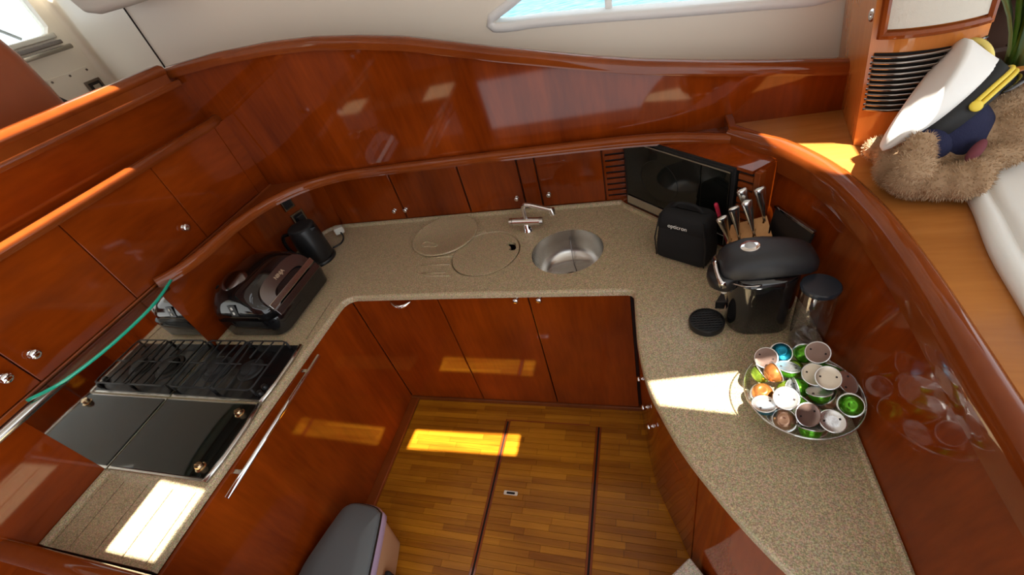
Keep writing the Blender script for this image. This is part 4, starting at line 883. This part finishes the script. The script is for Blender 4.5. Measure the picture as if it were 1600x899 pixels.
# ------------------------------------------------------------------ bowl of capsules
BC = Vector((0.362, 0.792, ZC))
bw = thing('glass_bowl', 'clear glass bowl heaped with coffee capsules on the speckled worktop', 'bowl', BC)
MB().lathe([(0.050, 0.001), (0.058, 0.004), (0.085, 0.016), (0.112, 0.040), (0.129, 0.068), (0.137, 0.088), (0.1375, 0.091), (0.135, 0.091), (0.126, 0.069), (0.109, 0.043), (0.083, 0.020), (0.056, 0.008), (0.001, 0.007)], BC, 56).build('bowl', 'clear_glass', bw, smooth=True)
MB().tube([BC + Vector((0.1362 * math.cos(q), 0.1362 * math.sin(q), 0.091)) for q in [2 * math.pi * k / 56 for k in range(57)]], 0.0024, 8).build('rim', 'glass_rim', bw, smooth=True)
capsule_proto = {}
import numpy as np
def settle(C, N, it=500):
    """push capsules out of each other and out of the glass; C foil centres, N foil normals"""
    C = np.array(C, float); C0 = C.copy(); N = np.array(N, float); n = len(C)
    PZ = [-0.0296, -0.0275, -0.022, -0.014, -0.006, -0.0014, -0.0012, 0.0012]; PR = [0.006, 0.0145, 0.0205, 0.0245, 0.0262, 0.0265, 0.0306, 0.0306]
    loc = [(0, 0, 0), (0, 0, -0.0295)]
    for r, z, k in ((0.0306, 0.0, 20), (0.015, 0.0, 6), (0.0262, -0.006, 12), (0.0245, -0.014, 12), (0.0205, -0.022, 10), (0.0145, -0.0275, 6)):
        loc += [(r * math.cos(2 * math.pi * q / k), r * math.sin(2 * math.pi * q / k), z) for q in range(k)]
    loc = np.array(loc)
    Q = np.array([np.array(Vector(v).to_track_quat('Z', 'Y').to_matrix()) for v in N])
    off = np.einsum('nij,pj->npi', Q, loc)
    bc = np.array(BC)
    bz = [0.007, 0.008, 0.020, 0.043, 0.069, 0.091]; br = [0.0, 0.056, 0.083, 0.109, 0.126, 0.135]
    for step in range(it):
        pts = C[:, None, :] + off; mv = np.zeros_like(C)
        for a in range(n):
            d = (pts - C[a]) @ Q[a]                      # every point in capsule a's own axes
            r = np.hypot(d[..., 0], d[..., 1]); z = d[..., 2]; rp = np.interp(z, PZ, PR)
            side = rp - r; top = 0.0012 - z
            dep = np.minimum(side, top); ok = (z > -0.0296) & (z < 0.0012) & (dep > 0.0003); ok[a] = False
            for b_ in np.nonzero(ok.any(1))[0]:
                k = int(np.argmax(np.where(ok[b_], dep[b_], -1))); m = dep[b_, k]
                w = C[b_] + off[b_].mean(0) - C[a] - off[a].mean(0); w = w / (np.linalg.norm(w) + 1e-9)
                mv[b_] += w * m * 0.3; mv[a] -= w * m * 0.3
        rel = pts - bc; rr = np.hypot(rel[..., 0], rel[..., 1]); lim = np.interp(rel[..., 2], bz, br)
        out = np.where(rel[..., 2] < 0.091, rr - lim, 0); low = 0.0075 - rel[..., 2]
        for a in range(n):
            k = int(np.argmax(out[a]))
            if out[a, k] > 0.0002:
                v = -rel[a, k]; v[2] = 0; v = v / (np.linalg.norm(v) + 1e-9); mv[a] += v * out[a, k] * 0.45 + np.array((0, 0, out[a, k] * 0.30))
            if low[a].max() > 0: mv[a, 2] += low[a].max() * 0.5
        if step < it * 0.6: mv += (C0 - C) * 0.004
        C += np.clip(mv, -0.003, 0.003)
    print('capsules moved', float(np.abs(C - C0).max()), 'last push', float(np.abs(mv).max()))
    return C
def capsule(c0, nv, dome, foil, lb):
    """c0: foil disc centre; nv points out of the foil"""
    q = nv.to_track_quat('Z', 'Y'); M_ = Matrix.Translation(c0) @ q.to_matrix().to_4x4()
    t = thing('coffee_capsule', lb, 'capsule', c0, M=M_, group='coffee capsules in the glass bowl')
    key = (dome, foil)
    if key not in capsule_proto:
        a = MB().lathe([(0.0265, -0.001), (0.0262, -0.006), (0.0245, -0.014), (0.0205, -0.022), (0.0145, -0.0275), (0.009, -0.0295), (0.007, -0.028), (0.001, -0.028)], (0, 0, 0), 24).build('dome', dome, t, local=True, smooth=True)
        b_ = MB().lathe([(0.0265, -0.001), (0.0300, -0.0012), (0.0306, 0.0), (0.0300, 0.0012), (0.0275, 0.0010)], (0, 0, 0), 28, cap0=False, cap1=False).build('rim', 'foil_silver', t, local=True, smooth=True)
        c_ = MB().lathe([(0.0278, 0.0008), (0.0268, 0.0002), (0.012, -0.0002), (0.001, 0.0)], (0, 0, 0), 28, cap0=False).build('foil_lid', foil, t, local=True, smooth=True)
        d_ = MB().box(-0.020, -0.0155, -0.0022, 0.0022, 0.0003, 0.0007).build('print_mark', 'gap_dark', t, local=True)
        e_ = MB().box(0.0145, 0.019, 0.003, 0.0075, 0.0003, 0.0007).build('print_mark', 'gap_dark', t, local=True)
        capsule_proto[key] = [a, b_, c_, d_, e_]
    else:
        for o in capsule_proto[key]:
            n2 = o.copy(); COL.objects.link(n2); n2.parent = t
up = Vector((0, 0, 1)); tocam = (CAM - BC).normalized()
rt_ = AX; dn_ = AY
def mix(a, b_, k): return (Vector(a) * (1 - k) + Vector(b_) * k)
S, BE, MA = 'foil_silver', 'foil_beige', 'foil_mauve'
LT = 'teal blue coffee capsule lying dome up at the bowl edge'
caps = [
    ((1236, 580), 0.990, up * 1.0 + Vector((0.1, 0.35, 0)), 'cap_green', S, 'silver-lidded capsule lying beside the teal one in the bowl'),
    ((1295, 593), 1.018, tocam + Vector((0.12, 0, 0)), 'cap_green', BE, 'beige-lidded capsule on top of the heap, two dark print marks'),
    ((1269, 588), 1.002, tocam + up * 0.3, 'cap_lime', BE, 'beige-lidded capsule half covered by another beige-lidded one'),
    ((1328, 598), 0.998, Vector((0.45, -0.25, 0.8)), 'cap_bronze', S, 'silver-lidded capsule leaning on the bowl rim beside the curved wall'),
    ((1285, 614), 0.990, up + Vector((-0.1, 0.55, 0)), 'cap_green', S, 'silver-lidded capsule lying flat under the topmost beige-lidded one'),
    ((1192, 628), 0.972, up + Vector((-0.10, 0.15, 0)), 'cap_teal', S, 'pale silver-lidded capsule at the bowl rim next to the sunlit patch'),
    ((1226, 640), 0.985, tocam + up * 0.4 + Vector((-0.1, 0, 0)), 'cap_bronze', S, 'silver-lidded capsule propped against the mauve-lidded one in the bowl'),
    ((1260, 650), 0.992, tocam + Vector((0.45, -0.15, 0)), 'cap_bronze', MA, 'mauve-lidded capsule tilted between two silver-lidded ones in the bowl'),
    ((1299, 664), 0.978, up + Vector((0.0, -0.25, 0)), 'cap_copper', S, 'silver-lidded capsule lying at the rim between the mauve lid and the green dome'),
    ((1271, 562), 0.985, tocam + Vector((-0.2, 0.0, 0.2)), 'cap_bronze', MA, 'mauve-lidded capsule tilted at the rim next to the water tank'),
    ((1197, 566), 0.975, tocam + Vector((-0.1, 0.1, 0.1)), 'cap_copper', MA, 'mauve-lidded capsule leaning behind the copper dome in the bowl'),
    ((1217, 556), 0.960, -up + Vector((0.15, 0.5, 0)), 'cap_teal', S, LT),
    ((1322, 640), 0.965, -tocam, 'cap_green', S, 'bright green capsule lying dome up inside its wide silver rim'),
    ((1243, 614), 0.968, Vector((-1, -0.1, -0.15)), 'cap_green', S, 'green capsule on its side in the middle of the heap'),
    ((1189, 588), 0.970, Vector((0.75, 0.25, 0.55)), 'cap_lime', S, 'lime green capsule on its side against the glass next to the sunlit patch'),
    ((1209, 585), 0.985, Vector((0.9, 0.35, 0.15)), 'cap_copper', S, 'copper capsule on its side between the lime one and the silver lids'),
    ((1187, 618), 0.945, -up + Vector((0.2, 0.2, 0)), 'cap_copper', S, 'orange copper capsule lying dome up above the pale silver lid'),
    ((1230, 664), 0.955, -tocam + Vector((0.2, 0.2, -0.3)), 'cap_bronze', S, 'bronze capsule dome up at the rim below the propped silver lid'),
    ((1301, 566), 0.975, Vector((0.35, 0.7, 0.5)), 'cap_green', S, 'green capsule tilted behind the topmost beige lid'),
    ((1262, 670), 0.960, Vector((0.1, 0.6, 0.7)), 'cap_green', S, 'green capsule tucked under the mauve-lidded one at the rim'),
    ((1216, 612), 0.968, Vector((0.8, -0.4, 0.4)), 'cap_lime', S, 'silver-lidded capsule standing on edge in front of the copper dome'),
    ((1275, 636), 0.962, Vector((0.6, 0.5, 0.6)), 'cap_green', S, 'green capsule standing on edge beside the mauve-lidded one'),
    ((1292, 640), 0.958, Vector((-0.6, 0.4, 0.6)), 'cap_bronze', MA, 'mauve-lidded capsule half buried next to the bright green dome'),
    ((1256, 553), 0.962, Vector((0.2, 0.9, -0.2)), 'cap_green', S, 'green capsule peeping out next to the water tank foot'),
    ((1243, 570), 0.958, -up + Vector((0, 0.3, 0)), 'cap_lime', S, 'lime green capsule lying dome up beside the teal one'),
]
LD = 'coffee capsule deep in the heap, seen only through the glass of the bowl'
heap = []
for px, z, nv, dome, foil, lb in caps:
    c0 = onz(px[0], px[1], z); heap.append((Vector((BC.x + (c0.x - BC.x) * 0.93, BC.y + 0.006 + (c0.y - BC.y) * 0.93, z)), Vector(nv).normalized(), dome, foil, lb))
for k in range(9):
    a = 2 * math.pi * k / 9 + 0.2; rr_ = 0.066 if k % 3 else 0.03
    heap.append((Vector((BC.x + rr_ * math.cos(a), BC.y + rr_ * math.sin(a), ZC + 0.040)), Vector((math.cos(a) * 0.3, math.sin(a) * 0.3, 0.9)).normalized(), ('cap_green', 'cap_copper', 'cap_bronze', 'cap_lime')[k % 4], S, LD))
SET = settle([h[0] for h in heap], [h[1] for h in heap])
for (c0, nv, dome, foil, lb), c1 in zip(heap, SET): capsule(Vector(c1), nv, dome, foil, lb)

# ------------------------------------------------------------------ bin
bn = thing('pedal_bin', 'small beige pedal bin with a grey lid and lilac liner by the cabinet', 'bin', (-1.26, 0.44, 0.006))
def bsec(k, z, dy=0.0):
    P = [(-1.405, 0.30), (-1.400, 0.36), (-1.352, 0.545), (-1.325, 0.590), (-1.28, 0.604), (-1.20, 0.600), (-1.158, 0.582), (-1.142, 0.555), (-1.098, 0.36), (-1.088, 0.30), (-1.09, 0.16), (-1.12, 0.12), (-1.37, 0.12), (-1.40, 0.16)]
    cx, cy = -1.246, 0.37
    return [Vector((cx + (x - cx) * k, cy + (y_ - cy) * k + dy, z)) for x, y_ in [(p.x, p.y) for p in cm2(P + [P[0]], 3)[:-1]]]
MB().rings([bsec(0.80, 0.006), bsec(0.84, 0.02), bsec(0.96, 0.262)]).build('body', 'beige_plastic', bn, auto=40)
MB().rings([bsec(0.97, 0.225), bsec(1.01, 0.240), bsec(1.02, 0.270), bsec(0.99, 0.281)], cap0=False, cap1=False).build('liner_bag', 'lilac_bag', bn, smooth=True)
MB().rings([bsec(0.99, 0.276), bsec(1.00, 0.282), bsec(0.99, 0.291)]).build('lid_rim', 'black_satin', bn, auto=40)
MB().rings([bsec(0.975, 0.291), bsec(0.965, 0.300), bsec(0.92, 0.307), bsec(0.5, 0.311)]).build('lid', 'grey_lid', bn, auto=50)
MB().box(-1.108, -1.085, 0.26, 0.40, 0.03, 0.16).build('black_side_block', 'black_matt', bn, bevel=0.006)  # raised matt black block on the side of the bin

# ------------------------------------------------------------------ white seat, bear, plant
seat_o = cm2([(1.9, 1.46), (1.2, 1.46), (0.95, 1.44), (0.84, 1.36), (0.775, 1.24), (0.742, 1.10), (0.706, 0.95), (0.684, 0.80), (0.664, 0.66), (0.655, 0.45), (0.66, 0.10), (0.66, -0.1)], 6)
so = [(p.x, p.y) for p in seat_o] + [(1.9, -0.1)]
def shrink(P, d):
    c_ = Vector((1.25, 0.62)); out = []
    for p in P:
        v = Vector(p) - c_; out.append(tuple(c_ + v * (1 - d / v.length)))
    return out
ws_ = thing('white_seat', 'white rounded upholstered seat standing on the wooden deck behind the bear', 'seat', (1.2, 0.65, 1.281))
MB().rings([[v3(p, 1.281) for p in shrink(so, 0.006)], [v3(p, 1.285) for p in so], [v3(p, 1.298) for p in so], [v3(p, 1.308) for p in shrink(so, 0.010)], [v3(p, 1.311) for p in shrink(so, 0.028)], [v3(p, 1.306) for p in shrink(so, 0.044)]]).build('base', 'white_leather', ws_, auto=60)
MB().rings([[v3(p, 1.305) for p in shrink(so, 0.046)], [v3(p, 1.314) for p in shrink(so, 0.054)], [v3(p, 1.317) for p in shrink(so, 0.075)]]).build('cushion', 'white_leather', ws_, auto=60)

def bear_pt(u, v, k): # point on the pixel's ray, k metres along the forward axis
    return CAM + ray(u, v) * k
bt_ = thing('teddy_bear', 'brown plush teddy bear in a navy jumper slumped on the wooden deck', 'teddy bear', (0.74, 1.27, 1.281))
K0 = 1.205
rest = [ # pixel, depth, radii px (right, down), depth radius: leg on the deck with its foot on the seat edge, far paw, trunk, head
    ((1402, 263), 1.190, 30, 34, 0.050), ((1432, 282), 1.145, 42, 28, 0.047), ((1468, 285), 1.121, 40, 27, 0.046), ((1503, 283), 1.095, 34, 29, 0.046), ((1524, 276), 1.072, 20, 27, 0.038),
    ((1372, 232), 1.300, 20, 18, 0.035), ((1392, 246), 1.255, 22, 26, 0.035), ((1397, 228), 1.26, 20, 20, 0.034), ((1420, 232), 1.22, 24, 24, 0.04),
    ((1475, 225), 1.180, 55, 55, 0.070), ((1452, 245), 1.175, 40, 40, 0.056),
    ((1562, 188), 1.150, 60, 48, 0.078), ((1590, 208), 1.105, 46, 40, 0.065), ((1540, 215), 1.135, 38, 30, 0.056), ((1555, 245), 1.110, 40, 18, 0.046), ((1530, 262), 1.105, 28, 16, 0.037), ((1610, 160), 1.18, 34, 34, 0.047)]
arm = [((1438, 224), 1.085, 20, 16, 0.031), ((1432, 240), 1.050, 25, 22, 0.031), ((1431, 258), 1.025, 28, 24, 0.030), ((1432, 270), 1.020, 23, 13, 0.026)]
MR = Matrix((AX, AY, AZ)).transposed()
BO = Vector((0.74, 1.27, 1.281)); fb_ = MB(); rnd = random.Random(3)
sw_c = bear_pt(1478, 205, 1.165); s_ = 1.165 / F_PX
def plush(parts_, name):
    mb = MB()
    for (u, v), kd, ru, rv, rd in parts_:
        k_ = kd / F_PX; mb.ellipsoid(bear_pt(u, v, kd), (ru * k_, rv * k_, rd), MR, 20, 12)
    o = mb.build(name, 'fur', bt_, smooth=True)
    rm = o.modifiers.new('remesh', 'REMESH'); rm.mode = 'VOXEL'; rm.voxel_size = 0.005
    o.modifiers.new('smooth', 'SMOOTH').iterations = 4
    me = bpy.data.meshes.new_from_object(o.evaluated_get(bpy.context.evaluated_depsgraph_get()))
    o.modifiers.clear(); o.data = me
    for p in me.polygons: p.use_smooth = True
    for v_ in me.vertices:
        if v_.co.z < 0.003: v_.co.z = 0.003          # rests on the deck
    for p in me.polygons:
        c_ = Vector(p.center) + BO; n_ = Vector(p.normal)
        if n_.dot(CAM - c_) < -0.15 * (CAM - c_).length: continue
        d_ = MR.transposed() @ (c_ - sw_c)
        if name == 'body' and (d_.x / (57 * s_)) ** 2 + (d_.y / (52 * s_)) ** 2 + (d_.z / 0.09) ** 2 < 1: continue
        if rnd.random() > 0.6: continue
        t1 = n_.orthogonal().normalized(); t1.rotate(Matrix.Rotation(rnd.random() * 6.28, 3, n_))
        ln = rnd.uniform(0.006, 0.011); lean = Vector((rnd.uniform(-1, 1), rnd.uniform(-1, 1), rnd.uniform(-1, 0.4))) * 0.55
        tip = c_ + (n_ + lean).normalized() * ln
        if tip.z > 1.282: fb_.add([c_ - t1 * 0.0012, c_ + t1 * 0.0012, tip], [(0, 1, 2)])
plush(rest, 'body'); plush(arm, 'arm')
def raw_mesh(mb, name, mat, parent, **k):
    me = bpy.data.meshes.new(name); inv = wmat(parent).inverted(); me.from_pydata([tuple(inv @ v) for v in mb.v], [], mb.f)
    me.materials.append(MATS[mat]); o = bpy.data.objects.new(name, me); COL.objects.link(o); o.parent = parent; WM[o.name] = wmat(parent); tag(o, **k); return o
raw_mesh(fb_, 'fur', 'fur_blade', bt_, kind='stuff')
jm = MB().ellipsoid(sw_c, (58 * s_, 53 * s_, 0.085), MR, 28, 16)
jm.ellipsoid(bear_pt(1450, 225, 1.150), (30 * s_, 32 * s_, 0.05), MR, 20, 12)
jo = jm.build('jumper', 'navy_knit', bt_, smooth=True, label='navy blue knitted jumper')
MB().ellipsoid(bear_pt(1525, 236, 1.080), (22 * s_, 8 * s_, 0.012), MR @ Matrix.Rotation(R_(-50), 3, 'Z'), 18, 10).build('inner_paw', 'pink_felt', bt_, smooth=True)
MB().ellipsoid(bear_pt(1535, 281, 1.062), (9 * s_, 19 * s_, 0.020), MR, 18, 10).build('foot_pad', 'fur_blade', bt_, smooth=True)
# captain's cap
hr = (AX * 0.745 + AY * -0.667).normalized(); hu = (AX * -0.667 + AY * -0.745 + AZ * 0.12); hu = (hu - hr * hu.dot(hr)).normalized(); hf = hu.cross(hr)
hs_c = bear_pt(1512, 166, 1.130); sH = 1.130 / F_PX
cap = thing('captain_cap', "white topped captain's cap with black band and yellow cord on the bear", 'cap', hs_c, M=frame(hs_c, hr, hf, hu))
def hring(rx, ry, dx, z0, z1, n=44):   # z0 at the back, z1 at the front
    return [Vector((rx * sH * math.cos(q) + dx * sH, ry * 0.80 * math.sin(q), (z0 + (z1 - z0) * (0.5 + 0.5 * math.cos(q)) ** 1.3) * sH)) for q in [2 * math.pi * j / n for j in range(n)]]
MB().rings([hring(78, 0.080, 0, 18, 24), hring(90, 0.088, -14, 24, 30), hring(100, 0.094, -26, 29, 46), hring(104, 0.097, -32, 33, 76), hring(101, 0.094, -33, 39, 84), hring(80, 0.075, -33, 43, 76), hring(40, 0.04, -33, 50, 66)]).build('crown', 'white_cloth', cap, local=True, smooth=True)
MB().rings([hring(77, 0.079, 0, -8, -8), hring(79, 0.081, 0, 26, 26)]).build('band', 'black_matt', cap, local=True, smooth=True)
for zz in (-2, 5):
    MB().tube([Vector((81 * sH * math.cos(q), 0.066 * math.sin(q), (zz + 1.5 * math.sin(3 * q)) * sH)) for q in [R_(a) for a in range(-112, 113, 8)]], 0.0052, 8).build('cord', 'yellow_cord', cap, local=True, smooth=True)
for sg in (-1, 1):
    q = R_(112 * sg); MB().lathe([(0.006, 0), (0.013, 0.001), (0.013, 0.006), (0.006, 0.008), (0.001, 0.008)], (81 * sH * math.cos(q), 0.066 * math.sin(q), 2 * sH), 18, (math.cos(q), math.sin(q), 0)).build('cord_button', 'yellow_cord', cap, local=True, smooth=True)
vi = []
for q in [R_(a) for a in range(-85, 86, 8)]:
    c_, s2_ = math.cos(q), math.sin(q); k_ = max(0.0, c_) ** 0.6
    vi.append([Vector((76 * sH * c_, 0.062 * s2_, -6 * sH)), Vector(((76 * c_ + 46 * k_) * sH, 0.069 * s2_, (-6 - 22 * k_) * sH)), Vector(((76 * c_ + 45 * k_) * sH, 0.068 * s2_, (-9 - 22 * k_) * sH)), Vector((74 * sH * c_, 0.061 * s2_, -9 * sH))])
MB().rings(vi).build('visor', 'black_gloss', cap, local=True, smooth=True)
MB().tube([Vector(((74 + 4 * math.cos(q)) * sH, 0.026 * math.sin(q) - 0.0, (50 + 22 * math.cos(q)) * sH)) for q in [R_(a) for a in range(-150, 151, 15)]], 0.007, 8).build('wreath_badge', 'gold_thread', cap, local=True, smooth=True)

# plant and wooden bar beyond the column
pt = thing('potted_plant', 'long leaved green plant in a dark wicker pot beyond the column', 'plant', (1.16, 1.83, 1.281))
MB().lathe([(0.10, 0.0), (0.13, 0.03), (0.135, 0.07), (0.12, 0.08), (0.11, 0.07)], (1.16, 1.83, 1.281), 24).build('wicker_pot', 'wicker', pt, auto=40)
for k in range(14):
    MB().tube([(1.16 + 0.128 * math.cos(a), 1.83 + 0.128 * math.sin(a), 1.30) if j == 0 else (1.16 + 0.138 * math.cos(a + 0.15), 1.83 + 0.138 * math.sin(a + 0.15), 1.362) for j in range(2) for a in [2 * math.pi * k / 14]], 0.006, 6).build('wicker_rod', 'wicker', pt)
rnd = random.Random(5)
for k in range(34):
    a = rnd.uniform(0, 6.28); L_ = rnd.uniform(0.35, 0.6); lean = rnd.uniform(0.08, 0.32); w_ = rnd.uniform(0.016, 0.030)
    base = Vector((1.16 + 0.05 * math.cos(a), 1.83 + 0.05 * math.sin(a), 1.345)); dh = Vector((math.cos(a), math.sin(a), 0)); sd_ = Vector((-math.sin(a), math.cos(a), 0))
    rg_ = []
    for j in range(9):
        t_ = j / 8; p = base + dh * (lean * t_ ** 1.6) + Vector((0, 0, L_ * (t_ - 0.25 * t_ ** 3))); ww = w_ * math.sin(math.pi * (0.12 + 0.86 * t_))
        rg_.append([p - sd_ * ww, p + dh * 0.004 + Vector((0, 0, -0.004)), p + sd_ * ww, p + Vector((0, 0, 0.001))])
    MB().rings(rg_).build('leaf', 'leaf' if k % 3 else 'leaf_pale', pt, smooth=True)
struct(MB().box(0.955, 1.8, 1.64, 1.67, 1.385, 1.405), 'trim_14', 'cherry_light', bevel=0.004)
struct(MB().box(0.98, 2.2, 2.0, 2.03, 1.28, 2.6), 'wall_aft', 'wicker')

# ------------------------------------------------------------------ helm side
struct(MB().box(-3.3, -2.27, 0.3, 2.3, 0.86, 0.90), 'helm_floor', 'carpet')
hsx = thing('pilot_chair', 'brown curved pilot chair back beyond the galley cupboards', 'chair', (-2.6, 1.3, 0.90))
MB().rings([[Vector((p[0], p[1], z)) for p in rrect(-2.72 + lx, -2.50 + lx, 0.85, 1.60 - ty, 0.09, 6)] for z, lx, ty in ((0.902, 0, 0), (1.5, 0, 0.0), (1.95, 0.0, 0.0), (2.10, 0.0, 0.01), (2.19, 0.0, 0.035), (2.25, 0.0, 0.08), (2.28, 0.0, 0.16))]).build('shell', 'seat_brown', hsx, auto=60)
dsh = thing('access_panel', 'cream access panel with small screws on the helm console', 'panel', (-3.2, 2.05, 1.70))
MB().box(-3.209, -3.200, 2.0, 2.262, 1.66, 1.960).build('plate', 'cream', dsh, bevel=0.003)
for yy, zz in ((2.02, 1.942), (2.13, 1.942), (2.24, 1.942), (2.02, 1.83)):
    MB().cyl((-3.200, yy, zz), (-3.196, yy, zz), 0.006, seg=12).build('screw', 'gunmetal', dsh)
swp = thing('switch_panel', 'small black framed switch panel on the cream helm console', 'switch', (-3.2, 2.16, 1.84))
MB().box(-3.200, -3.190, 2.165, 2.268, 1.805, 1.890).build('bezel', 'smoked_chrome', swp, bevel=0.004)
MB().box(-3.190, -3.186, 2.18, 2.253, 1.818, 1.877).build('rocker', 'black_satin', swp, bevel=0.003)
MB().box(-3.186, -3.184, 2.195, 2.238, 1.832, 1.862).build('rocker_face', 'steel', swp, bevel=0.001)
gb = thing('grab_rail', 'polished steel grab rail below the windscreen', 'rail', (-3.17, 1.95, 2.0))
MB().tube([(-3.165, 1.3, 2.070), (-3.165, 2.235, 2.070)], 0.013, 12).build('bar', 'steel', gb, smooth=True)
for yy in (1.55, 2.05): MB().cyl((-3.209, yy, 2.07), (-3.165, yy, 2.07), 0.010).build('bracket', 'steel', gb)
MB().box(-3.209, -3.185, 1.3, 2.225, 2.092, 2.112).build('rail_backing', 'gunmetal', gb, bevel=0.004)
blk_ = thing('helm_cable', 'black cable bundle beside the pilot chair', 'cable', (-3.15, 1.95, 1.7))
for k in range(3): MB().tube(catmull([(-3.15 + 0.02 * k, 1.93 - 0.015 * k, 1.90), (-3.14 + 0.02 * k, 1.99 - 0.02 * k, 1.80), (-3.15 + 0.015 * k, 2.02 - 0.02 * k, 1.66)], 5), 0.013, 8).build('cable', 'black_satin', blk_, smooth=True)
vz = thing('overhead_locker', 'cream rounded overhead locker end at the top of the side liner', 'locker', (-2.28, 1.95, 2.14))
MB().rings([[Vector((x, p[0], p[1])) for p in rrect(1.80, 1.999, z0, 2.7, 0.03, 5)] for x, z0 in ((-2.36, 2.20), (-2.34, 2.165), (-2.28, 2.148), (-1.9, 2.148))]).build('shell', 'cream_panel', vz, auto=50)

# ------------------------------------------------------------------ outside
struct(MB().add([(-300, 2.6, -1.3), (300, 2.6, -1.3), (300, 500, -1.3), (-300, 500, -1.3)], [(0, 1, 2, 3)]), 'sea', 'sea', recentre=False)
